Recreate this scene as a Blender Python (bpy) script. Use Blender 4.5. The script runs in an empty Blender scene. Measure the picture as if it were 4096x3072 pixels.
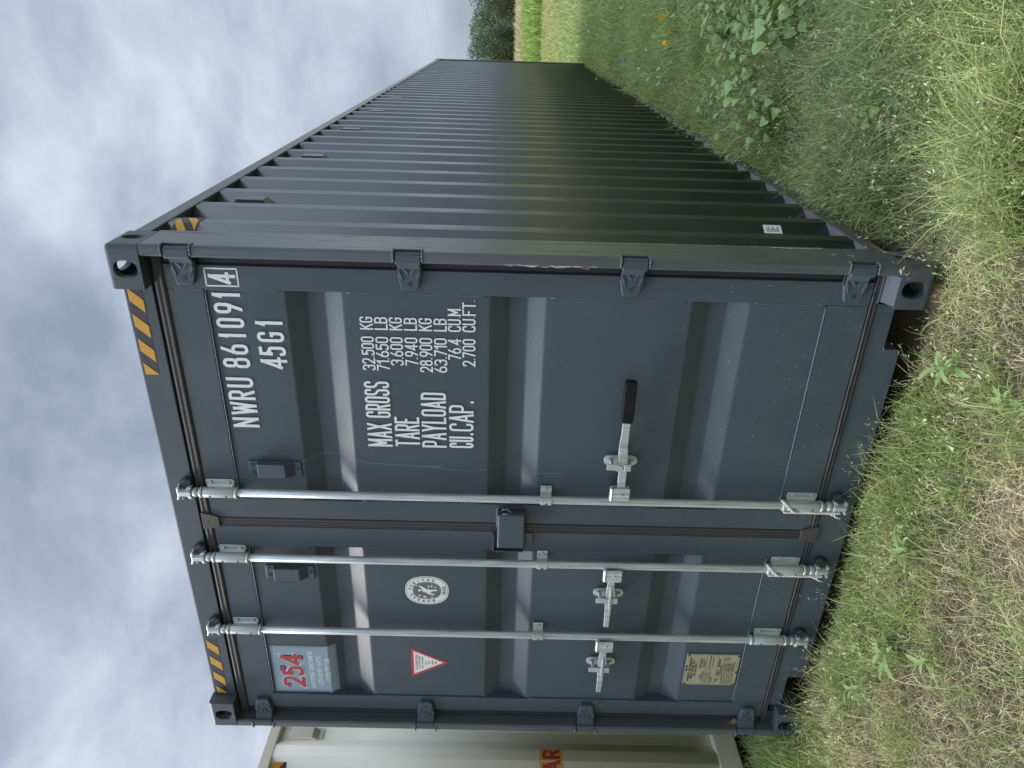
import bpy, bmesh, math, random
import numpy as np
from mathutils import Vector, Matrix
S = bpy.context.scene
COL = S.collection
PI = math.pi
rnd = random.Random(7)
# ------------------------------------------------------------------ camera
cd = bpy.data.cameras.new("camera"); cam = bpy.data.objects.new("camera", cd); COL.objects.link(cam); S.camera = cam
yaw, pitch, roll = -0.4689, -0.0115, 0.0250
fw = Vector((math.sin(yaw)*math.cos(pitch), math.cos(yaw)*math.cos(pitch), math.sin(pitch)))
r0 = fw.cross(Vector((0, 0, 1))).normalized(); u0 = r0.cross(fw)
rr = math.cos(roll)*r0 + math.sin(roll)*u0; uu = -math.sin(roll)*r0 + math.cos(roll)*u0
# the photograph lies on its side: picture right = world down, picture up = world right
cam.matrix_world = Matrix((( -uu.x, rr.x, -fw.x, 3.1738), (-uu.y, rr.y, -fw.y, -2.4364), (-uu.z, rr.z, -fw.z, 1.504), (0, 0, 0, 1)))
cd.sensor_fit = 'HORIZONTAL'; cd.sensor_width = 36; cd.lens = 36*2904.85/4096; cd.clip_start = 0.05; cd.clip_end = 3000
# ------------------------------------------------------------------ render / exposure
S.render.engine = 'CYCLES'
S.cycles.use_denoising = True
S.cycles.max_bounces = 8; S.cycles.diffuse_bounces = 3; S.cycles.glossy_bounces = 3; S.cycles.transmission_bounces = 3
S.cycles.transparent_max_bounces = 4; S.cycles.caustics_reflective = False; S.cycles.caustics_refractive = False
S.view_settings.view_transform = 'Standard'; S.view_settings.look = 'None'; S.view_settings.exposure = 0.6; S.view_settings.gamma = 1
# ------------------------------------------------------------------ node helper
class NT:
    def __init__(s, nt): s.t = nt; s.N = nt.nodes; s.L = nt.links
    def n(s, typ, **kw):
        nd = s.N.new(typ)
        for k, v in kw.items():
            if k.startswith('i_'): nd.inputs[k[2:].replace('_', ' ')].default_value = v
            elif k[0] == 'I' and k[1:].isdigit(): nd.inputs[int(k[1:])].default_value = v
            else: setattr(nd, k, v)
        return nd
    def l(s, a, b): s.L.new(a, b)
def ramp(g, fac, stops, interp='LINEAR'):
    r = g.n('ShaderNodeValToRGB'); e = r.color_ramp; e.interpolation = interp
    while len(e.elements) < len(stops): e.elements.new(0.5)
    for i, (p, c) in enumerate(stops):
        e.elements[i].position = p
        e.elements[i].color = (c, c, c, 1) if not hasattr(c, '__len__') else (*c, 1)
    g.l(fac, r.inputs[0]); return r.outputs[0]
def noise(g, vec, scale, detail=4, rough=.5, dist=0.):
    n = g.n('ShaderNodeTexNoise'); n.inputs['Scale'].default_value = scale; n.inputs['Detail'].default_value = detail
    n.inputs['Roughness'].default_value = rough; n.inputs['Distortion'].default_value = dist
    if vec is not None: g.l(vec, n.inputs['Vector'])
    return n.outputs['Fac']
def mapping(g, vec, sc=(1, 1, 1), loc=(0, 0, 0), rot=(0, 0, 0)):
    m = g.n('ShaderNodeMapping'); m.inputs['Scale'].default_value = sc; m.inputs['Location'].default_value = loc; m.inputs['Rotation'].default_value = rot
    g.l(vec, m.inputs[0]); return m.outputs[0]
def mixc(g, fac, a, b, mode='MIX'):
    m = g.n('ShaderNodeMix', data_type='RGBA', blend_type=mode)
    for sock, v in ((m.inputs[0], fac), (m.inputs[6], a), (m.inputs[7], b)):
        if isinstance(v, (int, float)): sock.default_value = v
        elif isinstance(v, tuple): sock.default_value = (*v, 1) if len(v) == 3 else v
        else: g.l(v, sock)
    return m.outputs[2]
def mth(g, op, a, b=0., clamp=False):
    m = g.n('ShaderNodeMath', operation=op, use_clamp=clamp)
    for i, v in enumerate((a, b)):
        if isinstance(v, (int, float)): m.inputs[i].default_value = v
        else: g.l(v, m.inputs[i])
    return m.outputs[0]
# ------------------------------------------------------------------ sky and sun
SUN_EL = math.radians(47); tx, ty = 0.955, 0.297         # light travels towards +x +y and down
W = bpy.data.worlds.new("World"); S.world = W; W.use_nodes = True; g = NT(W.node_tree); g.N.clear()
out = g.n('ShaderNodeOutputWorld'); bg = g.n('ShaderNodeBackground'); g.l(bg.outputs[0], out.inputs[0]); bg.inputs[1].default_value = 0.1
sky = g.n('ShaderNodeTexSky', sky_type='NISHITA'); sky.sun_disc = False; sky.sun_elevation = SUN_EL; sky.sun_rotation = math.atan2(-tx, -ty)
tc = g.n('ShaderNodeTexCoord'); sp = g.n('ShaderNodeSeparateXYZ'); g.l(tc.outputs['Generated'], sp.inputs[0])
den = mth(g, 'ADD', mth(g, 'MAXIMUM', sp.outputs[2], 0.0), 0.38)
cx = g.n('ShaderNodeCombineXYZ'); g.l(mth(g, 'DIVIDE', sp.outputs[0], den), cx.inputs[0]); g.l(mth(g, 'DIVIDE', sp.outputs[1], den), cx.inputs[1])
cv = mapping(g, cx.outputs[0], sc=(1.25, 1.6, 1), loc=(2.3, 0.9, 0), rot=(0, 0, 0.35))
n1 = noise(g, cv, 0.85, 2.0, .5, .15); n2 = noise(g, cv, 3.2, 5, .55, .5)
n3 = noise(g, mapping(g, tc.outputs['Generated'], sc=(1, 1, 1.5), loc=(4.1, 2.2, .7)), 3.8, 5, .54, .25)
cl = mth(g, 'ADD', mth(g, 'MULTIPLY', n1, 0.40), mth(g, 'ADD', mth(g, 'MULTIPLY', n2, 0.12), mth(g, 'MULTIPLY', n3, .48)))
ccol = ramp(g, cl, [(.375, (2.0, 2.4, 3.05)), (.45, (2.9, 3.35, 4.1)), (.52, (4.1, 4.5, 5.25)), (.605, (5.8, 6.1, 6.7))])
hz = ramp(g, sp.outputs[2], [(0.0, 1.0), (0.16, 0.0)])
c2 = mixc(g, mth(g, 'MULTIPLY', hz, .55), ccol, (3.6, 3.95, 4.3))
zb = ramp(g, sp.outputs[2], [(.64, (1/4.6,)*3), (.98, (.94, 1.0, 1.12))]); zs = g.n('ShaderNodeVectorMath', operation='SCALE'); g.l(zb, zs.inputs[0]); zs.inputs['Scale'].default_value = 4.6; zm = g.n('ShaderNodeVectorMath', operation='MULTIPLY'); g.l(c2, zm.inputs[0]); g.l(zs.outputs[0], zm.inputs[1]); c2 = zm.outputs[0]   # overcast brightness overhead, boosted further above the view to fill the shaded grass
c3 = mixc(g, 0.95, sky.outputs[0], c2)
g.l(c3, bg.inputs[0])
sl = bpy.data.lights.new("sun", 'SUN'); sun = bpy.data.objects.new("sun", sl); COL.objects.link(sun)
sl.energy = 1.9; sl.angle = math.radians(18); sl.color = (1.0, 0.96, 0.89)
sun.rotation_euler = Vector((tx*math.cos(SUN_EL), ty*math.cos(SUN_EL), -math.sin(SUN_EL))).to_track_quat('-Z', 'Y').to_euler()
# ------------------------------------------------------------------ materials
def new_mat(name):
    m = bpy.data.materials.new(name); m.use_nodes = True; g = NT(m.node_tree); g.N.clear()
    o = g.n('ShaderNodeOutputMaterial'); b = g.n('ShaderNodeBsdfPrincipled'); g.l(b.outputs[0], o.inputs[0]); return m, g, b, o
def obj_coord(g): return g.n('ShaderNodeNewGeometry').outputs['Position']
def paint(name, col, rough=.38, specks=True, scratch=0., rust=0., stain=.12, spec=.5):
    m, g, b, o = new_mat(name); P = obj_coord(g)
    n = noise(g, P, 2.2, 5, .6); c = mixc(g, ramp(g, n, [(.3, 0.), (.75, 1.)]), tuple(x*(1-stain) for x in col), tuple(x*(1+stain) for x in col))
    nf = noise(g, P, 90, 2, .5); c = mixc(g, mth(g, 'MULTIPLY', nf, .10), c, tuple(x*1.5 for x in col))
    ro = mth(g, 'ADD', mth(g, 'MULTIPLY', noise(g, P, 5, 5, .6), .12), rough-.06)
    if specks:
        v = g.n('ShaderNodeTexVoronoi'); v.inputs['Scale'].default_value = 26; g.l(P, v.inputs['Vector'])
        d = ramp(g, v.outputs['Distance'], [(0.05, 1.), (0.085, 0.)])
        z = g.n('ShaderNodeSeparateXYZ'); g.l(P, z.inputs[0])
        low = ramp(g, z.outputs[2], [(0.0, 1.), (0.75, .12)])     # grass clippings thrown up by the mower lie low on the doors
        d = mth(g, 'MULTIPLY', mth(g, 'MULTIPLY', d, mth(g, 'GREATER_THAN', g.n('ShaderNodeSeparateColor').outputs[0] if False else noise(g, P, 9, 1, .5), .53)), low)
        c = mixc(g, mth(g, 'MULTIPLY', d, .75), c, (.42, .44, .40))
        dn = mth(g, 'MULTIPLY', ramp(g, noise(g, mapping(g, P, sc=(1, 1, .4)), 7, 6, .65), [(.5, 0.), (.75, 1.)]), mth(g, 'MULTIPLY', ramp(g, z.outputs[2], [(0., 1.), (.5, 0.)]), .30))
        c = mixc(g, dn, c, (.20, .20, .18))
    if scratch:
        s1 = noise(g, mapping(g, P, sc=(60, 60, 2.2)), 1.0, 6, .7, .6)
        s = ramp(g, s1, [(.56, 0.), (.60, 1.)])
        s2 = ramp(g, noise(g, mapping(g, P, sc=(3, 3, 1.2), loc=(3, 1, 4)), 1.4, 2, .5), [(.44, 0.), (.54, 1.)])
        s = mth(g, 'MULTIPLY', s, s2)
        c = mixc(g, mth(g, 'MULTIPLY', s, scratch), c, (.035, .04, .045))
        s3 = ramp(g, noise(g, mapping(g, P, sc=(90, 90, 3.0), loc=(7, 3, 1)), 1.0, 5, .7, .4), [(.66, 0.), (.70, 1.)])
        s4 = ramp(g, noise(g, mapping(g, P, sc=(2, 2, 1.0), loc=(1, 8, 2)), 1.7, 2, .5), [(.52, 0.), (.62, 1.)])
        c = mixc(g, mth(g, 'MULTIPLY', mth(g, 'MULTIPLY', s3, s4), scratch), c, (.34, .33, .31))
        ro = mth(g, 'ADD', ro, mth(g, 'MULTIPLY', s, .25))
    if rust:
        r1 = ramp(g, noise(g, P, 22, 6, .7), [(.60-.12*rust, 0.), (.70-.08*rust, 1.)])
        c = mixc(g, mth(g, 'MULTIPLY', r1, .8), c, (.16, .075, .035)); ro = mth(g, 'ADD', ro, mth(g, 'MULTIPLY', r1, .3))
    g.l(c, b.inputs['Base Color']); g.l(ro, b.inputs['Roughness']); b.inputs['Specular IOR Level'].default_value = spec
    bp = g.n('ShaderNodeBump'); bp.inputs['Strength'].default_value = .06; bp.inputs['Distance'].default_value = .004
    g.l(noise(g, P, 420, 2, .5), bp.inputs['Height']); g.l(bp.outputs[0], b.inputs['Normal'])
    return m
def simple(name, col, rough=.5, metal=0., var=.15, scale=20, spec=.5, bump=0.):
    m, g, b, o = new_mat(name); P = obj_coord(g)
    n = noise(g, P, scale, 5, .6)
    g.l(mixc(g, n, tuple(x*(1-var) for x in col), tuple(min(1, x*(1+var)) for x in col)), b.inputs['Base Color'])
    b.inputs['Roughness'].default_value = rough; b.inputs['Metallic'].default_value = metal; b.inputs['Specular IOR Level'].default_value = spec
    if bump:
        bp = g.n('ShaderNodeBump'); bp.inputs['Strength'].default_value = bump; bp.inputs['Distance'].default_value = .003
        g.l(noise(g, P, scale*4, 4, .6), bp.inputs['Height']); g.l(bp.outputs[0], b.inputs['Normal'])
    return m
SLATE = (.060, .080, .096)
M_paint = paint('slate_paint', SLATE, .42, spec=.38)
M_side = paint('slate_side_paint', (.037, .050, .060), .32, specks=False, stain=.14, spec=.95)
M_post = paint('scratched_post_paint', (.068, .083, .094), .29, scratch=.9, spec=.85)
M_cast = paint('casting_paint', (.058, .074, .090), .40, rust=.25)
M_castr = paint('rusty_casting_paint', (.056, .071, .086), .40, rust=.45)
M_railb = paint('bottom_rail_worn', (.085, .080, .072), .5, rust=.55, scratch=.6)
M_beige = paint('beige_paint', (.78, .73, .57), .45, specks=False, stain=.05)
M_beige_d = paint('beige_rail_paint', (.80, .75, .58), .40, specks=False, stain=.06)
M_rubber = simple('black_rubber', (.009, .009, .010), .55, spec=.2, var=.5, scale=12)
M_gasket = simple('door_gasket_rubber', (.036, .034, .037), .62, var=.35, scale=9)
M_gasketb = simple('dusty_gasket_rubber', (.060, .054, .049), .6, var=.4, scale=30)
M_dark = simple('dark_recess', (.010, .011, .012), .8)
M_keep = simple('dark_keeper_steel', (.030, .036, .042), .45, var=.3)
M_ledge = simple('skylit_ledge_paint', (.17, .17, .185), .5, var=.25, scale=14)  # pale tone paints the sky's reflection onto the bottom rail's ledge
M_clip = simple('dry_clippings', (.50, .50, .40), .8, var=.4, scale=60)
M_white = simple('white_lettering', (.74, .78, .76), .5, var=.06, scale=14)
M_blackv = simple('black_vinyl', (.030, .030, .036), .45, var=.2)
M_yellow = simple('amber_vinyl', (.62, .33, .035), .42, var=.12, scale=9)
M_vinylblue = simple('pale_blue_vinyl', (.24, .33, .41), .40, var=.06, scale=6)
M_vred = simple('red_vinyl', (.40, .035, .05), .45, var=.1)
M_red = simple('red_print', (.55, .05, .06), .5, var=.1)
M_ink = simple('black_print', (.03, .03, .03), .6)
M_sealgrey = simple('grey_print', (.14, .135, .13), .5)
M_plate = simple('brass_plate', (.47, .43, .30), .42, metal=.35, var=.1, scale=30)
M_neck = simple('pink_primer_smear', (.40, .28, .26), .6)
M_rope = simple('white_rope', (.66, .62, .58), .85, var=.25, scale=200)
M_weld = paint('weld_bead_paint', (.080, .106, .128), .5, specks=False)
def galv():
    m, g, b, o = new_mat('galvanised_steel'); P = obj_coord(g)
    v = g.n('ShaderNodeTexVoronoi'); v.inputs['Scale'].default_value = 170; g.l(P, v.inputs['Vector'])
    c1 = mixc(g, v.outputs['Distance'], (.50, .55, .54), (.68, .72, .69)) if False else mixc(g, noise(g, P, 130, 3, .6), (.50, .55, .56), (.76, .80, .80))
    st = noise(g, mapping(g, P, sc=(140, 140, 5)), 1.0, 4, .6)
    c = mixc(g, ramp(g, st, [(.35, 1.), (.62, 0.)]), c1, (.36, .40, .38))
    c = mixc(g, ramp(g, noise(g, P, 40, 5, .7), [(.62, 0.), (.72, .5)]), c, (.24, .26, .24))
    g.l(c, b.inputs['Base Color']); b.inputs['Metallic'].default_value = .5
    g.l(mth(g, 'ADD', mth(g, 'MULTIPLY', noise(g, P, 60, 4, .6), .24), .36), b.inputs['Roughness'])
    bp = g.n('ShaderNodeBump'); bp.inputs['Strength'].default_value = .25; bp.inputs['Distance'].default_value = .001
    g.l(noise(g, P, 260, 3, .6), bp.inputs['Height']); g.l(bp.outputs[0], b.inputs['Normal'])
    return m
M_galv = galv()
def leafmat(name, transl=.35, rough=.6, attr=True, col=None, gain=1.):
    m = bpy.data.materials.new(name); m.use_nodes = True; g = NT(m.node_tree); g.N.clear()
    o = g.n('ShaderNodeOutputMaterial'); b = g.n('ShaderNodeBsdfPrincipled'); t = g.n('ShaderNodeBsdfTranslucent'); mx = g.n('ShaderNodeMixShader')
    if attr: c = g.n('ShaderNodeAttribute', attribute_name='col').outputs['Color']
    else: c = mixc(g, noise(g, obj_coord(g), 30, 4, .6), tuple(x*.7 for x in col), tuple(x*1.3 for x in col))
    g.l(c, b.inputs['Base Color']); g.l(c, t.inputs['Color']); b.inputs['Roughness'].default_value = rough; b.inputs['Specular IOR Level'].default_value = .3
    mx.inputs[0].default_value = transl; g.l(b.outputs[0], mx.inputs[1]); g.l(t.outputs[0], mx.inputs[2]); g.l(mx.outputs[0], o.inputs[0])
    return m
M_grass = leafmat('grass_blades', .42); M_straw = leafmat('dry_straw', .15, .7); M_leaf = leafmat('tree_leaves', .2); M_weed = leafmat('weed_leaves', .3, .55)
M_bark = simple('bark', (.10, .085, .07), .9, var=.3, scale=8, bump=.5)
M_stem = simple('weed_stem', (.16, .20, .08), .7)
M_petal = simple('yellow_petals', (.88, .60, .03), .6, var=.1); M_lilac = simple('pale_lilac_petals', (.66, .62, .74), .6)
# ------------------------------------------------------------------ mesh builder
class MB:
    def __init__(s): s.v = []; s.f = []; s.m = []; s.sm = []
    def add(s, vs, fs, mi=0, smooth=False):
        o = len(s.v); s.v += [tuple(v) for v in vs]
        for f in fs: s.f.append(tuple(i+o for i in f)); s.m.append(mi); s.sm.append(smooth)
        return s
    def box(s, x0, x1, y0, y1, z0, z1, mi=0):
        vs = [(x, y, z) for x in (x0, x1) for y in (y0, y1) for z in (z0, z1)]
        return s.add(vs, [(0, 1, 3, 2), (4, 6, 7, 5), (0, 4, 5, 1), (2, 3, 7, 6), (0, 2, 6, 4), (1, 5, 7, 3)], mi)
    def prism(s, poly, ax, a, b, mi=0, smooth=False):
        """poly: 2D points; ax: axis of extrusion. 'y' poly=(x,z); 'z' poly=(x,y); 'x' poly=(y,z)"""
        n = len(poly)
        P = {'y': lambda p, t: (p[0], t, p[1]), 'z': lambda p, t: (p[0], p[1], t), 'x': lambda p, t: (t, p[0], p[1])}[ax]
        vs = [P(p, a) for p in poly]+[P(p, b) for p in poly]
        fs = [(i, (i+1) % n, (i+1) % n+n, i+n) for i in range(n)]
        s.add(vs, fs, mi, smooth); o = len(s.v)-2*n
        s.f.append(tuple(range(o+n-1, o-1, -1))); s.m.append(mi); s.sm.append(False)
        s.f.append(tuple(range(o+n, o+2*n))); s.m.append(mi); s.sm.append(False); return s
    def tube(s, pts, r, n=12, mi=0, caps=True, smooth=True):
        pts = [Vector(p) for p in pts]; rs = r if hasattr(r, '__len__') else [r]*len(pts); rings = []; up = None; o = len(s.v)
        for i, p in enumerate(pts):
            d = (pts[min(i+1, len(pts)-1)]-pts[max(i-1, 0)]).normalized()
            if up is None: up = Vector((0, 0, 1)) if abs(d.z) < .9 else Vector((1, 0, 0))
            a = d.cross(up).normalized(); b = d.cross(a); up = -b if False else up
            for k in range(n):
                t = 2*PI*k/n; s.v.append(tuple(p+(a*math.cos(t)+b*math.sin(t))*rs[i]))
        for i in range(len(pts)-1):
            for k in range(n):
                s.f.append((o+i*n+k, o+i*n+(k+1) % n, o+(i+1)*n+(k+1) % n, o+(i+1)*n+k)); s.m.append(mi); s.sm.append(smooth)
        if caps:
            s.f.append(tuple(o+k for k in range(n-1, -1, -1))); s.m.append(mi); s.sm.append(False)
            s.f.append(tuple(o+(len(pts)-1)*n+k for k in range(n))); s.m.append(mi); s.sm.append(False)
        return s
    def build(s, name, mats, parent=None, bevel=0., seg=2, fixn=True, link=True):
        me = bpy.data.meshes.new(name); me.from_pydata(s.v, [], s.f)
        mats = mats if isinstance(mats, (list, tuple)) else [mats]
        for m in mats: me.materials.append(m)
        me.polygons.foreach_set('material_index', s.m); me.polygons.foreach_set('use_smooth', s.sm); me.update()
        if fixn:
            bm = bmesh.new(); bm.from_mesh(me); bmesh.ops.recalc_face_normals(bm, faces=bm.faces); bm.to_mesh(me); bm.free()
        o = bpy.data.objects.new(name, me)
        if link: COL.objects.link(o)
        if parent is not None: adopt(o, parent)
        if bevel:
            b = o.modifiers.new('bevel', 'BEVEL'); b.width = bevel; b.segments = seg; b.limit_method = 'ANGLE'; b.angle_limit = math.radians(40); b.harden_normals = False
        return o
def wloc(o):
    v = Vector(o.location)
    return v
ORG = {}
def adopt(o, parent):
    """child meshes are written in world coordinates; take the parent's origin off"""
    o.parent = parent; po = ORG.get(parent.name, Vector((0, 0, 0)))
    o.matrix_parent_inverse = Matrix.Translation(-po); ORG[o.name] = Vector((0, 0, 0)) if False else Vector((0, 0, 0))
    if po.length: ORG[o.name] = Vector((0, 0, 0))
def thing(name, label, cat, loc=(0, 0, 0), group=None, rz=0.):
    o = bpy.data.objects.new(name, None); COL.objects.link(o); o.location = loc; o.rotation_euler = (0, 0, rz); o.empty_display_size = .1
    o['label'] = label; o['category'] = cat
    if group: o['group'] = group
    ORG[o.name] = Vector(loc); return o
def tag(o, label, cat, group=None, kind=None):
    o['label'] = label; o['category'] = cat
    if group: o['group'] = group
    if kind: o['kind'] = kind
    return o
def struct(o, kind='structure'): o['kind'] = kind; return o
def boolean(o, cutters):
    """apply difference cutters, keep mesh"""
    for c in cutters:
        md = o.modifiers.new('b', 'BOOLEAN'); md.object = c; md.operation = 'DIFFERENCE'; md.solver = 'EXACT'
    dg = bpy.context.evaluated_depsgraph_get(); me = bpy.data.meshes.new_from_object(o.evaluated_get(dg)); old = o.data
    o.modifiers.clear(); o.data = me
    for c in cutters: bpy.data.objects.remove(c, do_unlink=True)
    return o
def ell(cx, cz, rx, rz, n=20, p=2.0):
    out = []
    for i in range(n):
        t = 2*PI*i/n; c, s_ = math.cos(t), math.sin(t)
        out.append((cx+rx*math.copysign(abs(c)**(2/p), c), cz+rz*math.copysign(abs(s_)**(2/p), s_)))
    return out
def rrect(x0, x1, z0, z1, r, n=4):
    out = []
    for (cx, cz, a0) in ((x1-r, z1-r, 0), (x0+r, z1-r, 90), (x0+r, z0+r, 180), (x1-r, z0+r, 270)):
        for k in range(n+1):
            a = math.radians(a0+90*k/n); out.append((cx+r*math.cos(a), cz+r*math.sin(a)))
    return out
# ------------------------------------------------------------------ stroke lettering
def R(*p): return [(q[0], q[1], q[2] if len(q) > 2 else 0) for q in p]
GL = {
 '0': (.9, [(R((0,0,1),(1,0,1),(1,1,1),(0,1,1)), 1)]), '1': (.42, [(R((0,.80),(.9,1),(.9,0)), 0)]),
 '2': (.9, [(R((0,.72),(0,1,1),(1,1,1),(1,.56,.5),(0,0),(1,0)), 0)]),
 '3': (.9, [(R((0,.78),(0,1,1),(1,1,1),(1,.54,1),(.4,.54)), 0), (R((.4,.54),(1,.54,1),(1,0,1),(0,0,1),(0,.22)), 0)]),
 '4': (1., [(R((.72,0),(.72,1),(0,.27),(1,.27)), 0)]),
 '5': (.9, [(R((.95,1),(.1,1),(.04,.50)), 0), (R((.04,.52),(.3,.63),(1,.63,1),(1,0,1),(0,0,1),(0,.2)), 0)]),
 '6': (.9, [(R((0,0,1),(1,0,1),(1,.56,1),(0,.56,1)), 1), (R((0,.3),(.06,.5),(.62,1)), 0)]),
 '9': (.9, [(R((0,.44,1),(1,.44,1),(1,1,1),(0,1,1)), 1), (R((1,.7),(.94,.5),(.38,0)), 0)]),
 '7': (.9, [(R((0,1),(1,1),(.35,0)), 0)]),
 '8': (.9, [(R((0,0,1),(1,0,1),(1,.54,1),(0,.54,1)), 1), (R((.07,.54,1),(.93,.54,1),(.93,1,1),(.07,1,1)), 1)]),
 'A': (1., [(R((0,0),(.5,1),(1,0)), 0), (R((.17,.28),(.83,.28)), 0)]),
 'B': (.9, [(R((0,0),(0,1),(1,1,1),(1,.54,1),(0,.54)), 0), (R((0,.54),(1,.54,1),(1,0,1),(0,0)), 0)]),
 'C': (.9, [(R((1,.72),(1,1,1),(0,1,1),(0,0,1),(1,0,1),(1,.28)), 0)]),
 'D': (.9, [(R((0,0),(1,0,1),(1,1,1),(0,1)), 1)]),
 'E': (.85, [(R((1,1),(0,1),(0,0),(1,0)), 0), (R((0,.53),(.85,.53)), 0)]),
 'F': (.85, [(R((1,1),(0,1),(0,0)), 0), (R((0,.52),(.85,.52)), 0)]),
 'G': (.9, [(R((1,.72),(1,1,1),(0,1,1),(0,0,1),(1,0,1),(1,.46),(.5,.46)), 0)]),
 'H': (.9, [(R((0,0),(0,1)), 0), (R((1,0),(1,1)), 0), (R((0,.52),(1,.52)), 0)]), 'I': (.2, [(R((.5,0),(.5,1)), 0)]),
 'J': (.8, [(R((1,1),(1,0,1),(0,0,1),(0,.25)), 0)]),
 'K': (.95, [(R((0,0),(0,1)), 0), (R((1,1),(0,.40)), 0), (R((.36,.62),(1,0)), 0)]), 'L': (.8, [(R((0,1),(0,0),(1,0)), 0)]),
 'M': (1.15, [(R((0,0),(0,1),(.5,.3),(1,1),(1,0)), 0)]), 'N': (.95, [(R((0,0),(0,1),(1,0),(1,1)), 0)]),
 'O': (.9, [(R((0,0,1),(1,0,1),(1,1,1),(0,1,1)), 1)]), 'P': (.9, [(R((0,0),(0,1),(1,1,1),(1,.44,1),(0,.44)), 0)]),
 'Q': (.9, [(R((0,0,1),(1,0,1),(1,1,1),(0,1,1)), 1), (R((.6,.25),(1,-.05)), 0)]),
 'R': (.9, [(R((0,0),(0,1),(1,1,1),(1,.47,1),(0,.47)), 0), (R((.5,.47),(1,0)), 0)]),
 'S': (.9, [(R((1,.76),(1,1,1),(0,1,1),(0,.56,1),(1,.47,1),(1,0,1),(0,0,1),(0,.24)), 0)]),
 'T': (.9, [(R((0,1),(1,1)), 0), (R((.5,1),(.5,0)), 0)]), 'U': (.9, [(R((0,1),(0,0,1),(1,0,1),(1,1)), 0)]),
 'V': (1., [(R((0,1),(.5,0),(1,1)), 0)]), 'W': (1.3, [(R((0,1),(.25,0),(.5,.85),(.75,0),(1,1)), 0)]),
 'X': (.95, [(R((0,0),(1,1)), 0), (R((0,1),(1,0)), 0)]), 'Y': (.95, [(R((0,1),(.5,.45),(1,1)), 0), (R((.5,.45),(.5,0)), 0)]),
 'Z': (.9, [(R((0,1),(1,1),(0,0),(1,0)), 0)]),
 '.': (.0, [(R((0,.02),(0,.06)), 0)]), ',': (.0, [(R((.0,.06),(-.0,-.04)), 0)]), '-': (.6, [(R((0,.5),(1,.5)), 0)]),
 '(': (.3, [(R((1,1.05),(0,.8),(0,.2),(1,-.05)), 0)]), ')': (.3, [(R((0,1.05),(1,.8),(1,.2),(0,-.05)), 0)]), '/': (.7, [(R((0,0),(1,1)), 0)]), ' ': (.55, []),
}
def roundpath(pts, closed, rmax):
    n = len(pts); out = []
    for i, (x, z, r) in enumerate(pts):
        if r <= 0 or (not closed and i in (0, n-1)): out.append((x, z)); continue
        a = pts[i-1]; b = pts[(i+1) % n]
        da = (a[0]-x, a[1]-z); db = (b[0]-x, b[1]-z); la = math.hypot(*da); lb = math.hypot(*db)
        rr_ = min(rmax*r, la*.5, lb*.5)
        p0 = (x+da[0]/la*rr_, z+da[1]/la*rr_); p2 = (x+db[0]/lb*rr_, z+db[1]/lb*rr_)
        for k in range(6):
            t = k/5; w0, w1, w2 = (1-t)**2, 2*t*(1-t)*.82, t*t; sw = w0+w1+w2
            out.append(((w0*p0[0]+w1*x+w2*p2[0])/sw, (w0*p0[1]+w1*z+w2*p2[1])/sw))
    q = []
    for p in out:
        if not q or math.hypot(p[0]-q[-1][0], p[1]-q[-1][1]) > 1e-5: q.append(p)
    if closed and math.hypot(q[0][0]-q[-1][0], q[0][1]-q[-1][1]) < 1e-5: q.pop()
    return q
def stroke(mb, pts, closed, t, place, lvl, mi=0, dens=None, zc=None):
    """flat ribbon along a smooth path; every quad lies a hair above the one before"""
    if closed: pts = list(pts)+[pts[0]]
    if dens:
        q = []
        for a, b in zip(pts[:-1], pts[1:]):
            k = max(1, int(math.hypot(b[0]-a[0], b[1]-a[1])/dens)); q += [(a[0]+(b[0]-a[0])*j/k, a[1]+(b[1]-a[1])*j/k) for j in range(k)]
        pts = q+[pts[-1]]
    n = len(pts)
    if n < 2: return
    def nrm(u, v):
        dx, dz = v[0]-u[0], v[1]-u[1]; l = math.hypot(dx, dz) or 1e-9; return (-dz/l, dx/l)
    ms = []
    for i in range(n):
        if closed and i in (0, n-1): n1_, n2_ = nrm(pts[n-2], pts[0]), nrm(pts[0], pts[1])
        else: n1_ = nrm(pts[max(0, i-1)], pts[max(1, i)]); n2_ = nrm(pts[min(i, n-2)], pts[min(i+1, n-1)])
        m = (n1_[0]+n2_[0], n1_[1]+n2_[1]); l = math.hypot(*m) or 1; m = (m[0]/l, m[1]/l); k = min(1.5, 1/max(.3, m[0]*n1_[0]+m[1]*n1_[1])); ms.append((m[0]*k*t/2, m[1]*k*t/2))
    for i in range(n-1):
        p, q, a, b = pts[i], pts[i+1], ms[i], ms[i+1]; l = lvl+i*.06
        poly = [(p[0]+a[0], p[1]+a[1]), (q[0]+b[0], q[1]+b[1]), (q[0]-b[0], q[1]-b[1]), (p[0]-a[0], p[1]-a[1])]
        if zc:
            for s_, lim in ((1, zc[1]), (-1, zc[0])):
                o = []
                for u, v in zip(poly, poly[1:]+poly[:1]):
                    iu, iv = (lim-u[1])*s_ >= -1e-9, (lim-v[1])*s_ >= -1e-9
                    if iu: o.append(u)
                    if iu != iv: f = (lim-u[1])/(v[1]-u[1]); o.append((u[0]+(v[0]-u[0])*f, lim))
                poly = o
            if len(poly) < 3: continue
        mb.add([place(x, z, l) for x, z in poly], [tuple(range(len(poly)))], mi)
BOX = [None]
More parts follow.
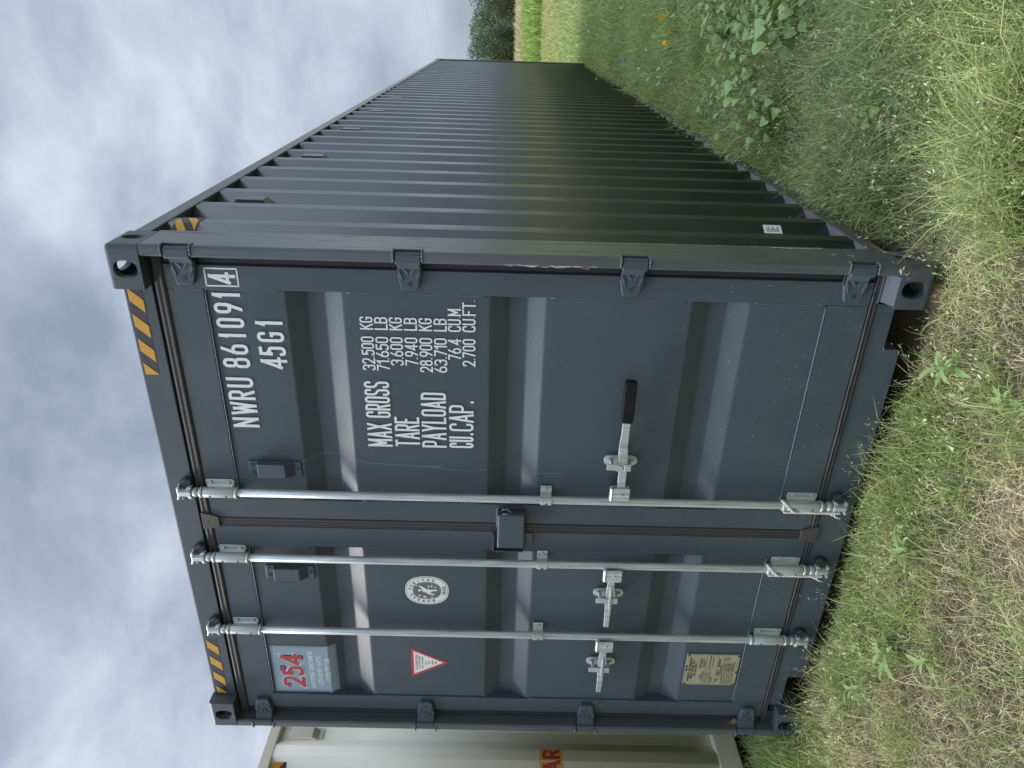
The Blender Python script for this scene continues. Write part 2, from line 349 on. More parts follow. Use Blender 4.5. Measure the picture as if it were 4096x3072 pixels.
def glyph(mb, pts, closed, t, place, lvl, mi, dens, zc, rmax):
    """split a letter's path at its sharp corners; each piece runs half a stroke past the corner"""
    n = len(pts)
    if closed:
        k = next((i for i, p in enumerate(pts) if p[2] == 0), None)
        if k is None: stroke(mb, roundpath(pts, True, rmax), True, t, place, lvl, mi, dens, zc); return lvl+1
        pts = pts[k:]+pts[:k]+[pts[k]]
    cuts = [0]+[i for i in range(1, len(pts)-1) if pts[i][2] == 0]+[len(pts)-1]
    for a, b in zip(cuts[:-1], cuts[1:]):
        pc = roundpath(pts[a:b+1], False, rmax)
        if len(pc) < 2: continue
        def ext(p, q, e): l = math.hypot(p[0]-q[0], p[1]-q[1]) or 1; return (p[0]+(p[0]-q[0])/l*e, p[1]+(p[1]-q[1])/l*e)
        dg0, dg1 = [abs(u[0]-v[0]) > 1e-4 and abs(u[1]-v[1]) > 1e-4 for u, v in ((pc[0], pc[1]), (pc[-1], pc[-2]))]
        xs_ = [p[0] for p in pts]; bx = BOX[0]
        def rim(p): return abs(p[1]-bx[2]) < 1e-5 or abs(p[1]-bx[3]) < 1e-5 or abs(p[0]-bx[0]) < 1e-5 or abs(p[0]-bx[1]) < 1e-5
        def vert(u, v): return abs(u[0]-v[0]) <= 1e-4
        def need(u, v, joint):
            if joint: return True
            if vert(u, v): return abs(u[1]-bx[2]) < 1e-5 or abs(u[1]-bx[3]) < 1e-5
            return rim(u)
        e0 = need(pc[0], pc[1], a > 0 or closed); e1 = need(pc[-1], pc[-2], b < len(pts)-1 or closed)
        if e0: pc[0] = ext(pc[0], pc[1], t*(.9 if dg0 else .5))
        if e1: pc[-1] = ext(pc[-1], pc[-2], t*(.9 if dg1 else .5))
        stroke(mb, pc, False, t, place, lvl, mi, dens, zc); lvl += 1
    return lvl
def text(mb, s, x0, x1, z0, z1, t, place, gap=None, mi=0, dens=None, sgn=1):
    """letters as strokes of one thickness, fitted between x0..x1 and z0..z1; gap is the clear space between letters"""
    h = z1-z0; gap = t+(gap if gap is not None else t*.7)
    wn = [GL[c][0] for c in s]
    avail = (x1-x0)-t-gap*(len(s)-1); k = max(avail/max(.01, sum(wn)), 1e-5); x = x0+t/2
    for c, w in zip(s, wn):
        lv = 0; ww = w*k; BOX[0] = (x, x+ww, z0+t/2, z1-t/2)
        for pts, closed in GL[c][1]:
            rm = max(min(max(ww, 1e-4)*.6, h*.24), t*.55); zc = (z0, z1) if c not in ',-()' else (z0-h*.12, z1)
            if c == ',': zc = (z0-h*.10, z1)
            pp = [(x+px*ww, z0+t/2+pz*(h-t), r) for px, pz, r in pts]; lv = glyph(mb, pp, closed, t, place, lv, mi, dens, zc, rm)+.5
        x += ww+gap
YD = .060                                              # door skin plane
def on_door(y=YD-.0012, d=.00018): return lambda x, z, l: (x, y-l*d, z)
# ================================================================== THE CONTAINER
CORR = [(2.307, 2.237, 2.171, 2.099), (1.560, 1.489, 1.423, 1.356), (.823, .748, .682, .612)]
def door_profile(z, y0=YD+.002, dep=.036):
    for a, b, c, d in CORR:
        if d < z < a:
            t = 1. if c <= z <= b else ((a-z)/(a-b) if z > b else (z-d)/(c-d))
            t = max(0, min(1, t)); return y0+dep*t
    return y0
def side_profile(y, y0, front=.320, pitch=.274):
    """returns inset of the side sheet (0 outer .. .036 inner); y relative to container front"""
    u = (y-front) % pitch
    if y < .25 or y > 11.95: return .036
    if u < .069: return 0.
    if u < .138: return .036*(u-.069)/.069
    if u < .205: return .036
    return .036*(1-(u-.205)/.069)
def casting(x0, x1, y0, y1, z0, z1, outx, outy, outz, m, par, name='corner_casting'):
    mb = MB().box(x0, x1, y0, y1, z0, z1); o = mb.build(name, m, None)
    bm = bmesh.new(); bm.from_mesh(o.data)
    xo, yo, zo = (x1 if outx > 0 else x0), (y1 if outy > 0 else y0), (z1 if outz > 0 else z0)
    es = [e for e in bm.edges if sum(1 for (i, c) in ((0, xo), (1, yo), (2, zo)) if all(abs(v.co[i]-c) < 1e-5 for v in e.verts)) >= 2]
    bmesh.ops.bevel(bm, geom=es, offset=.016, segments=4, affect='EDGES', profile=.5); bm.to_mesh(o.data); bm.free()
    w = .028
    cut = [MB().box(x0+w, x1-w, y0+w, y1-w, z0+w*.8, z1-w*.8).build('c', m)]
    cz = z1-.0645 if outz > 0 else z0+.0655
    fx = (x1-.089) if outx > 0 else (x0+.084)
    ya, yb = (y0-.01, y0+w+.01) if outy < 0 else (y1-w-.01, y1+.01)
    cut.append(MB().prism(ell(fx, cz, .0315, .0415, 24, 2.6), 'y', ya, yb).build('c', m))
    xa, xb = (x1-w-.01, x1+.01) if outx > 0 else (x0-.01, x0+w+.01)
    sy = y0+.102 if outy < 0 else y1-.102
    cut.append(MB().prism(ell(sy, cz, .026, .0400, 24, 2.4), 'x', xa, xb).build('c', m))
    za, zb = (z1-w-.01, z1+.01) if outz > 0 else (z0-.01, z0+w+.01)
    cut.append(MB().prism(ell((x0+x1)/2, (y0+y1)/2, .032, .058, 24, 2.6), 'z', za, zb).build('c', m))
    boolean(o, cut); adopt(o, par)
    b = o.modifiers.new('bevel', 'BEVEL'); b.width = .0025; b.segments = 2; b.limit_method = 'ANGLE'; b.angle_limit = math.radians(50)
    return o
HZ = [2.648, 1.848, 1.055, .254]
def container(label, X0, Y0, Z0, MP, MS, MPo, MC, MCr, MRb, MWd, brz=(.100, .166), main=True):
    L, Wd, H = 12.192, 2.438, 2.896
    T = thing('shipping_container', label, 'container', (X0+Wd/2, Y0, Z0))
    X1 = X0+Wd
    def bd(mb, name, mats, bevel=0., seg=2, par=None, **k):
        for i, v in enumerate(mb.v): mb.v[i] = (v[0]+X0, v[1]+Y0, v[2]+Z0)
        return mb.build(name, mats, T if par is None else par, bevel, seg, **k)
    mir = lambda x: Wd-x
    # corner castings
    for xo in (1, -1):
        for yo in (-1, 1):
            for zo in (1, -1):
                x0, x1 = (Wd-.162, Wd) if xo > 0 else (0, .162); y0, y1 = (0, .178) if yo < 0 else (L-.178, L); z0, z1 = (H-.118, H) if zo > 0 else (0, .118)
                c = casting(x0+X0, x1+X0, y0+Y0, y1+Y0, z0+Z0, z1+Z0, xo, yo, zo, MCr if (zo < 0 and xo > 0) else MC, T)
                if main and yo < 0 and zo < 0 and xo > 0: c['label'] = 'bottom casting with rust along its lower edge'
    # front (door end) posts with hinge notches
    for sd in (1, -1):
        f = (lambda x: x) if sd > 0 else mir
        poly = [(2.438, .195), (2.438, .014), (2.4345, .006), (2.428, .002), (2.404, .002), (2.398, .006), (2.396, .012), (2.396, .070), (2.340, .072), (2.340, .195)]
        mb = MB(); mb.prism([(f(p[0]), p[1]) for p in poly], 'z', .1185, 2.7775); o = bd(mb, 'corner_post', MPo)
        cuts = []
        for hz in HZ:
            xa, xb = sorted((f(2.396), f(2.45))); c = MB().box(xa-(.01 if sd > 0 else 0), xb+(.0 if sd > 0 else .01), -.01, .036, hz-.048, hz+.048)
            for i, v in enumerate(c.v): c.v[i] = (v[0]+X0, v[1]+Y0, v[2]+Z0)
            cuts.append(c.build('c', MPo))
        boolean(o, cuts)
        b = o.modifiers.new('bevel', 'BEVEL'); b.width = .002; b.segments = 2; b.limit_method = 'ANGLE'; b.angle_limit = math.radians(40)
        # rear post
        mb = MB(); xa, xb = sorted((f(2.438), f(2.30))); mb.box(xa, xb, L-.17, L-.004, .1185, 2.7775); bd(mb, 'corner_post', MPo, .004)
    # header and sill
    mb = MB(); mb.prism([(.058, 2.780), (.058, 2.884), (.066, 2.890), (.15, 2.890), (.15, 2.780)], 'x', .1635, Wd-.1635); bd(mb, 'door_header', MP, .003)
    mb = MB(); mb.box(.10, Wd-.10, .066, .15, 2.700, 2.7765); bd(mb, 'header_lip', MP, .003)
    mb = MB(); mb.prism([(.1635, .092), (.350, .093), (.356, .088), (.357, .018), (.372, .016), (2.074, .016), (2.091, .020), (2.092, .074), (2.098, .079), (2.2745, .079), (2.2745, .149), (.1635, .149)], 'y', .058, .150)
    bd(mb, 'door_sill', MP, .003)
    mb = MB(); mb.box(.11, Wd-.11, .070, .15, .1495, .180); bd(mb, 'sill_lip', MP, .002)
    # rails
    for sd in (1, -1):
        f = (lambda x: x) if sd > 0 else mir
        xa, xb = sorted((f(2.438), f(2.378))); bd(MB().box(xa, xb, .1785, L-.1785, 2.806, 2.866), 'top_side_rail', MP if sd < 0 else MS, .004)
        z0, z1 = brz
        mb = MB(); mb.prism([(f(2.437), z0+.006), (f(2.431), z0), (f(2.31), z0), (f(2.31), z0-.05 if z0 > .1 else z0-.01), (f(2.30), z0-.05 if z0 > .1 else z0-.01), (f(2.30), z1), (f(2.431), z1), (f(2.437), z1-.006)], 'y', .1785, L-.1785)
        bd(mb, 'bottom_side_rail', MRb, .0015)
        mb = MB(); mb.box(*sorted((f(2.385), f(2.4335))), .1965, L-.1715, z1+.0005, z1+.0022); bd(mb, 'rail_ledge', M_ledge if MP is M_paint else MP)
        # corrugated side sheet
        ys = [.196]; k = 0; y = .250
        ys.append(y)
        n = 42
        for k in range(n):
            a = .320+.274*k; ys += [a, a+.069, a+.138, a+.205]
        ys.append(L-.171); xo = [.036, .036]
        for k in range(n): xo += [0, 0, .036, .036]
        xo.append(.036)
        # soft bends
        yy, xx = [], []
        for i in range(len(ys)):
            if 0 < i < len(ys)-1:
                for dt in (-.003, -.001, .001, .003):
                    q = ys[i]+dt; j = i-1 if dt < 0 else i; t = (q-ys[j])/(ys[j+1]-ys[j]); lin = xo[j]+(xo[j+1]-xo[j])*t
                    corner = .35 if abs(dt) < .002 else 0
                    la = xo[i]+(xo[i-1]-xo[i])*(.003/(ys[i]-ys[i-1])); lb = xo[i]+(xo[i+1]-xo[i])*(.003/(ys[i+1]-ys[i]))
                    ch = la+(lb-la)*((dt+.003)/.006); xx.append(lin*(1-corner)+ch*corner); yy.append(q)
            else: yy.append(ys[i]); xx.append(xo[i])
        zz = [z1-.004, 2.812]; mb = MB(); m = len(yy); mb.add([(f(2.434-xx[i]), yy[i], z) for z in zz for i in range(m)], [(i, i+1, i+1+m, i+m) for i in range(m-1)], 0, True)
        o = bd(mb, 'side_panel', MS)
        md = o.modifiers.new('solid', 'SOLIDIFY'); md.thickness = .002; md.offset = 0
        # roof-side dark seam under the top rail
    mb = MB(); k = 60; vs = []
    for j in range(k*4+1):
        yv = .19+(L-.38)*j/(k*4); zv = 2.858+(.012 if (j % 4) in (1, 2) else 0); vs += [(.06, yv, zv), (Wd-.06, yv, zv)]
    mb.add(vs, [(2*j, 2*j+1, 2*j+3, 2*j+2) for j in range(k*4)]); bd(mb, 'roof', MP)
    bd(MB().box(.14, Wd-.14, L-.08, L-.04, .12, 2.80), 'end_wall', MP); bd(MB().box(.163, Wd-.163, L-.10, L-.002, 2.800, 2.890), 'rear_header', MP, .004)
    bd(MB().box(.163, Wd-.163, L-.10, L-.002, .02, .160), 'rear_sill', MP, .004); bd(MB().box(.14, Wd-.14, .2, L-.2, .150, .1596), 'floor', MRb)
    for k in range(28): pass
    # ---------------- doors
    doors = []
    for sd in (1, -1):
        f = (lambda x: x) if sd > 0 else mir
        D = bpy.data.objects.new('door', None); COL.objects.link(D); D.empty_display_size = .1; adopt(D, T); D.location = (0, 0, 0)
        ORG[D.name] = Vector((0, 0, 0)); doors.append(D)
        D.matrix_parent_inverse = Matrix.Translation(-ORG[T.name])
        def B(x0, x1): return tuple(sorted((f(x0), f(x1))))
        zt, zb = 2.728, .178
        fr = MB()
        a, b = B(2.265, 2.355); fr.box(a, b, YD-.004, .10, zb, zt)
        a, b = B(1.246 if sd > 0 else 1.238, 1.343); fr.box(a, b, YD-.004, .10, zb, zt)
        a, b = B(1.343, 2.265); fr.box(a, b, YD-.0035, .10, 2.596, zt-.0005); fr.box(a, b, YD-.0035, .10, zb+.0005, .330)
        bd(fr, 'door_frame', MP, .003, 2, D)
        # corrugated skin
        zs = [2.5955]; prof = [YD+.002]
        for (p, q, r_, s_) in CORR:
            for zc, yc, zn in ((p, 0, 0), (q, 1, 0), (r_, 1, 0), (s_, 0, 0)): zs.append(zc); prof.append(YD+.002+.036*yc)
        zs.append(.3305); prof.append(YD+.002)
        zz, yy = [], []
        for i in range(len(zs)):
            if 0 < i < len(zs)-1:
                rb = .006; la = prof[i]+(prof[i-1]-prof[i])*min(1, rb/abs(zs[i]-zs[i-1])); lb = prof[i]+(prof[i+1]-prof[i])*min(1, rb/abs(zs[i+1]-zs[i]))
                for t in (0, .25, .5, .75, 1):
                    w0, w1, w2 = (1-t)**2, 2*t*(1-t), t*t; zz.append(w0*(zs[i]+rb)+w1*zs[i]+w2*(zs[i]-rb)); yy.append(w0*la+w1*prof[i]+w2*lb)
            else: zz.append(zs[i]); yy.append(prof[i])
        xa, xb = B(1.342, 2.266); sk = MB(); m = len(zz); nx = 2
        sk.add([(x, yy[i], zz[i]) for x in (xa, xb) for i in range(m)], [(i, i+1, i+1+m, i+m) for i in range(m-1)], 0, True)
        bd(sk, 'door_skin', MP, 0, 2, D, fixn=False)
        # weld beads framing the skin
        wb = MB(); xa, xb = B(1.350, 2.258)
        for zc in (2.592, .3335):
            pts = [(xa+(xb-xa)*t/60, YD-.0015, zc+math.sin(t*2.1)*.0006) for t in range(61)]; wb.tube(pts, [.0035+.0007*math.sin(t*3.7) for t in range(61)], 6)
        for xc in B(1.3445, 2.2635):
            for (za, zb_) in ((2.592, 2.32), (2.085, 1.575), (1.34, .84), (.595, .334), (2.60, 2.70)):
                pts = [(xc+math.sin(t*1.7)*.0006, YD-.002, za+(zb_-za)*t/24) for t in range(25)]; wb.tube(pts, [.0024+.0006*math.sin(t*2.9) for t in range(25)], 6)
        bd(wb, 'weld_bead', MWd, 0, 2, D)
        # hinges
        for hz in HZ:
            h = MB(); Pz = lambda x, z: (f(x), z+hz)
            pl = [Pz(2.400, -.041), Pz(2.372, -.041), Pz(2.350, -.044), Pz(2.292, -.030), Pz(2.284, -.024), Pz(2.284, .026), Pz(2.292, .032), Pz(2.350, .044), Pz(2.372, .041), Pz(2.400, .041)]
            h.prism(pl, 'y', .036, YD-.001); 
            # knuckle
            kp = [(f(2.390), .004), (f(2.398), .0005), (f(2.424), .0005), (f(2.432), .005), (f(2.434), .013), (f(2.431), .024), (f(2.424), .030), (f(2.390), .034)]
            h.prism(kp, 'z', hz-.044, hz+.044)
            h.prism([(f(2.392), .014), (f(2.392), .036), (f(2.360), .056), (f(2.360), .040)], 'z', hz-.040, hz+.040)
            o = bd(h, 'hinge', MP, .0035, 3, D)
            r_ = MB()
            for sz in (1, -1):
                r_.prism([Pz(2.382, sz*.034), Pz(2.382, sz*.026), Pz(2.352, sz*.002), Pz(2.344, sz*.006)], 'y', .0325, .037)
                r_.prism([Pz(2.366, sz*.036), Pz(2.346, sz*.038), Pz(2.318, sz*.024), Pz(2.340, sz*.026)], 'y', .0320, .037)
            o2 = bd(r_, 'hinge_rib', MWd, .0012, 2, D)
            if main:
                t_ = MB(); c = f(2.312); text(t_, 'SL', c-.011, c+.011, hz-.007, hz+.008, .0026, lambda x, z, l: (x, .0348-l*.0001, z)); bd(t_, 'hinge_mark', M_keep, 0, 2, D, fixn=False)
            for sz in (-1, 1):
                wd = MB()
                pts = [(f(2.4375-.002*math.sin(k*2.)), .002+.034*k/8 if k < 9 else 0, hz+sz*(.051+.0015*math.sin(k*2.3))) for k in range(9)]
                pts = [(f(2.402+.034*k/8), .0015+.002*math.sin(k*1.9), hz+sz*(.0505+.0015*math.sin(k*2.3))) for k in range(9)]+[(f(2.438), .004+.03*k/6, hz+sz*(.0505+.001*math.sin(k*2.3))) for k in range(1, 7)]
                wd.tube(pts, [.0042+.0012*math.sin(k*2.7) for k in range(15)], 7)
                bd(wd, 'hinge_weld', MWd, 0, 2, T)
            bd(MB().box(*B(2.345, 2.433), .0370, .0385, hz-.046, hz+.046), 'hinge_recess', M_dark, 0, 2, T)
    DR, DL = doors
    # gaskets
    gk = MB()
    def strip(mb, axis, a, b, c0, c1, y0, n=4, mi=0):
        """ribbed rubber strip: ridges across its width"""
        prof = []
        for i in range(n*4+1):
            t = i/(n*4); prof.append((c0+(c1-c0)*t, y0+.0016*math.cos(t*n*2*PI)+(.006 if t in (0, 1) else 0)))
        m = len(prof)
        if axis == 'x': vs = [(a, y, c) for c, y in prof]+[(b, y, c) for c, y in prof]
        else: vs = [(c, y, a) for c, y in prof]+[(c, y, b) for c, y in prof]
        mb.add(vs, [(i, i+1, i+1+m, i+m) for i in range(m-1)], mi, True)
    strip(gk, 'x', .045, Wd-.045, 2.7285, 2.768, .052, 2); strip(gk, 'z', .176, 2.732, 1.2005, 1.2455, .0545, 3)
    strip(gk, 'z', .176, 2.732, 2.3545, 2.3970, .066, 2); strip(gk, 'z', .176, 2.732, .041, .0835, .066, 2)
    bd(gk, 'door_gasket', M_gasket, 0, 2, fixn=False)
    gb = MB(); strip(gb, 'x', .045, Wd-.045, .1515, .176, .052, 2); gb.tube([(.10+.02*k, .0505+.001*math.sin(k*.9), .1745+.0012*math.sin(k*.37)) for k in range(112)], .0028, 6, 1)
    bd(gb, 'bottom_gasket', [M_gasket, M_gasketb], 0, 2, fixn=False)
    for (zc, s_) in ((2.746, 1), (.166, -1)):
        q = MB(); q.prism([(1.186, zc+.022*s_), (1.270, zc+.022*s_), (1.262, zc-.016*s_), (1.250, zc-.05*s_), (1.198, zc-.05*s_), (1.190, zc-.016*s_)], 'y', .0465, .060)
        q.prism(ell(1.222, zc, .008, .008, 14), 'y', .0455, .048)
        bd(q, 'gasket_corner', M_gasketb, .003)
    # ---------------- locking bars
    YB = .030; bars = []
    for bi, (bx, hd) in enumerate(((1.390, 1), (1.049, -1), (.628, -1)) if main else ((1.390, 1), (1.049, -1), (.628, -1), (1.81, 1))):
        mb = MB(); mb.tube([(bx, YB, z) for z in (.130, .30, 1.0, 2.0, 2.78)], .0165, 20)
        for zc in (2.735, 2.592, .173, .331): mb.tube([(bx, YB, zc-.007), (bx, YB, zc-.005), (bx, YB, zc+.005), (bx, YB, zc+.007)], [.020, .0235, .0235, .020], 20)
        bar = bd(mb, 'locking_bar', M_galv); bars.append(bar)
        for top, (z0, z1) in ((1, (2.604, 2.722)), (0, (.188, .314))):
            b = MB(); b.tube([(bx, YB, z0-.004), (bx, YB, z1+.004)], .0225, 20)
            pl = rrect(bx+.006, bx+.050, z0, z1, .010); b.prism(pl, 'y', .0515, YD-.0045)
            b.prism([(bx+.012, YB+.012), (bx+.030, .0510), (bx+.022, .0555), (bx+.004, YB+.021)], 'z', z0+.006, z1-.006)
            for zz_ in (z0+.022, z1-.022):
                b.prism(ell(bx+.037, zz_, .0078, .0078, 6), 'y', .0445, .052)
            bd(b, 'bar_bracket', M_galv, .0015, 2, bar)
            for zz_ in (z0+.026, z1-.026): bd(MB().prism(ell(bx-.006, zz_, .0036, .0036, 10), 'y', YB-.0232, YB-.020), 'rivet_hole', M_dark, 0, 2, bar)
            # cam and keeper
            s_ = 1 if top else -1; zc = 2.800 if top else .100
            c = MB(); c.tube([(bx, YB, zc-s_*.050), (bx, YB, zc-s_*.034), (bx, YB, zc-s_*.026)], [.0205, .0205, .013], 16)
            c.prism([(bx-.028, zc-s_*.012), (bx-.030, zc-s_*.028), (bx-.012, zc-s_*.024), (bx+.012, zc-s_*.024), (bx+.030, zc-s_*.030), (bx+.028, zc-s_*.010), (bx+.015, zc-s_*.006), (bx+.014, zc+s_*.020), (bx+.030, zc+s_*.022), (bx+.026, zc+s_*.034), (bx-.016, zc+s_*.034), (bx-.034, zc+s_*.040), (bx-.036, zc+s_*.028), (bx-.016, zc+s_*.020), (bx-.016, zc-s_*.008)], 'y', YB-.014, YB+.012)
            c.prism([(bx-.014, zc-s_*.026), (bx+.014, zc-s_*.026), (bx+.010, zc+s_*.030), (bx-.010, zc+s_*.030)], 'y', YB-.020, YB+.006)
            bd(c, 'bar_cam', M_galv, .004, 2, bar)
            k = MB()
            k.prism([(bx+.018, zc-s_*.020), (bx+.052, zc-s_*.030), (bx+.060, zc-s_*.004), (bx+.040, zc+s_*.030), (bx+.020, zc+s_*.022)], 'y', YB+.000, YD-.0025)
            bd(k, 'cam_keeper', M_keep, .005, 2, T); k = MB()
            k.prism([(bx-.034, zc-s_*.016), (bx-.018, zc-s_*.022), (bx-.018, zc+s_*.024), (bx-.040, zc+s_*.020), (bx-.046, zc+s_*.004)], 'y', YB-.004, YD-.0025)
            bd(k, 'cam_keeper', M_keep, .005, 2, T)
        cl_ = MB(); zc = 1.317
        cl_.prism([(bx-.021, YB-.002), (bx-.0185, YB-.012), (bx-.010, YB-.0195), (bx+.006, YB-.0205), (bx+.016, YB-.014), (bx+.0205, YB), (bx+.0215, .048), (bx+.056, .050), (bx+.056, .0555), (bx+.004, .0555), (bx+.004, YB+.0005), (bx-.014, YB+.0005)], 'z', zc-.023, zc+.023)
        cl_.prism(ell(bx+.043, zc, .0078, .0078, 6), 'y', .0425, .0505)
        bd(cl_, 'bar_guide', M_galv, .0015, 2, bar); bd(MB().prism(ell(bx-.008, zc, .004, .004, 10), 'y', YB-.0208, YB-.017), 'rivet_hole', M_dark, 0, 2, bar)
        # handle
        if bx > 1.5: continue
        if hd > 0: hx, zc, tip = 1.425, 1.020, 1.961
        else: hx, zc, tip = bx-.014, 1.010, bx-.336
        sg = 1 if hd > 0 else -1; X = lambda d: hx+sg*d
        h = MB()
        h.prism(rrect(*sorted((X(-.012), X(.052))), zc-.040, zc+.028, .006), 'y', -.0030, .0005)
        h.prism(rrect(*sorted((X(-.012), X(.050))), zc-.040, zc+.028, .006), 'y', .0190, .0225)
        h.prism([(-.0030, zc+.026), (.0225, zc+.026), (.026, zc+.033), (.018, zc+.040), (.002, zc+.040), (-.006, zc+.034)], 'x', *sorted((X(-.010), X(.050))))
        h.prism(ell(X(.020), zc-.006, .007, .007, 14), 'y', -.006, .0)
        bd(h, 'handle_hub', M_galv, .0012, 2, bar)
        lv = MB(); Lh = abs(tip-hx); endl = Lh-.0
        def leverpoly(xs, zlo, zhi): return [(X(a), b) for a, b in zip(xs, zlo)]+[(X(a), b) for a, b in zip(xs[::-1], zhi[::-1])]
        if hd > 0:
            xs = [.02, .06, .16, .21, .25, .29, .37]; zl = [zc-.020, zc-.020, zc-.019, zc-.016, zc-.012, zc-.012, zc-.012]; zh = [zc+.012, zc+.012, zc+.014, zc+.022, zc+.022, zc+.019, zc+.018]
            lv.prism(leverpoly(xs, zl, zh), 'y', .0035, .0160)
        else:
            xs = [.02, .06, .10, .15, .19, .25, .31, Lh]; zl = [zc-.014, zc-.014, zc-.016, zc-.014, zc-.012, zc-.010, zc-.010, zc-.009]; zh = [zc+.016, zc+.016, zc+.019, zc+.020, zc+.018, zc+.015, zc+.014, zc+.014]
            lv.prism(leverpoly(xs, zl, zh), 'y', .0035, .0150)
            lv.prism([(X(.085), zc+.001), (X(.15), zc-.006), (X(.215), zc+.001), (X(.15), zc+.006)], 'y', -.010, .006)
        bd(lv, 'handle_lever', M_galv, .0022, 2, bar)
        if hd > 0:
            gr = MB(); gr.prism(rrect(*sorted((X(.355), tip)), 1.000, 1.046, .010), 'y', -.004, .022); bd(gr, 'handle_grip', M_rubber, .004, 3, bar)
        # retainer plate on the door
        rx = (1.577 if hd > 0 else (.874 if bx > .8 else .446)); zr = 1.020 if hd > 0 else 1.008
        rt = MB(); rt.prism(rrect(rx-.023, rx+.023, zr-.066, zr+.070, .022, 6), 'y', .0515, YD+.001)
        for dz in (-.044, .048): rt.prism(ell(rx, zr+dz, .0085, .0085, 8 if hd > 0 else 6), 'y', .043, .052)
        rt.prism([(rx-.013, zr-.022), (rx+.013, zr-.022), (rx+.013, zr-.034), (rx-.013, zr-.034)], 'y', .004, .052)
        rt.prism([(rx-.015, zr-.006), (rx+.015, zr-.006), (rx+.015, zr-.033), (rx-.015, zr-.033)], 'y', -.004, .001)
        bd(rt, 'handle_retainer', M_galv, .002, 2, bar)
        ct = MB(); ct.prism([(rx-.013, zr+.064), (rx+.015, zr+.064), (rx+.014, zr+.026), (rx+.008, zr+.004), (rx-.012, zr-.004), (rx-.020, zr+.010), (rx-.014, zr+.030)], 'y', -.002, .0025)
        ct.prism([(rx-.013, zr+.036), (rx+.015, zr+.036), (rx+.015, zr+.048), (rx-.013, zr+.048)], 'y', .002, .043); bd(ct, 'handle_catch', M_galv, .0015, 2, bar)
    return T, DR, DL, bars, bd
T1, DR, DL, BARS, bd1 = container('dark slate-grey container with grey doors, white lettering and galvanised locking bars', 0, 0, 0, M_paint, M_side, M_post, M_cast, M_castr, M_railb, M_weld)
T2, _, _, _, bd2 = container('beige container standing left of the dark one, with a red-on-yellow notice', -.65-2.438, -.275, -.025, M_beige, M_beige, M_beige_d, M_beige_d, M_beige_d, M_beige_d, M_beige_d, brz=(.090, .226), main=False)
# ---- small welded plates by the right bottom casting
mb = MB(); mb.prism([(.004, .1185), (.0575, .1185), (.0575, .150), (.050, .146)], 'x', 2.285, 2.394); mb.build('casting_gusset', M_cast, T1, .002)
mb = MB(); mb.tube([(2.092, .0575, .02+.06*k/8) for k in range(9)]+[(2.10+.17*k/24, .0575, .082) for k in range(25)], .0030, 7)
mb.tube([(2.28+.11*k/12, .054, .152) for k in range(13)], .0045, 7)
mb.build('sill_weld', M_weld, T1)
# ---- lock box in the middle of the doors
mb = MB(); mb.prism([(1.325, .0575), (1.3275, .004), (1.322, .0), (1.160, .0), (1.156, .003), (1.156, .007), (1.318, .008), (1.320, .0575)], 'z', 1.404, 1.508)
mb.prism([(-.0, 1.5075), (.0575, 1.5075), (.0575, 1.515), (.006, 1.515), (.001, 1.512)], 'x', 1.156, 1.3265)
mb.build('lock_box', M_paint, DR, .003, 3)
mb = MB(); mb.tube([(1.325, .030, 1.495-.03*0), (1.341, .022, 1.494), (1.347, .018, 1.478), (1.343, .012, 1.462), (1.332, .008, 1.460)], .0045, 10); mb.tube([(1.331, .007, 1.462), (1.330, .007, 1.495)], .0045, 10)
mb.build('lock_hook', M_weld, DR)
mb = MB(); mb.prism([(1.112, 1.402), (1.109, 1.528), (1.112, 1.533), (1.1155, 1.533), (1.1155, 1.402)], 'y', .030, .0560); mb.prism([(.0545, 1.528), (.030, 1.528), (.030, 1.533), (.0545, 1.533)], 'x', 1.1155, 1.200)
mb.prism([(1.115, .0560), (1.200, .0560), (1.200, .0540), (1.115, .0540)], 'z', 1.402, 1.527); mb.build('lock_tray', M_paint, DL, .002)
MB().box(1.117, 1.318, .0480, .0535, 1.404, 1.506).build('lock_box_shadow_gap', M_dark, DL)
mb = MB(); 
for k in range(1): mb.prism(rrect(1.130, 1.200, 1.362, 1.386, .005), 'y', .050, .0558)
mb.build('lock_tab', M_paint, DL, .002)
mb = MB(); mb.tube([(1.328+.002*math.sin(k*2.2), .055, 1.404+.112*k/20) for k in range(21)], [.004+.0016*math.sin(k*1.7) for k in range(21)], 7)
mb.tube([(1.325-.1*k/14, .056, 1.517+.0016*math.sin(k*1.9)) for k in range(15)], [.0045+.0016*math.sin(k*2.1) for k in range(15)], 7); mb.build('lock_box_weld', M_weld, DR)
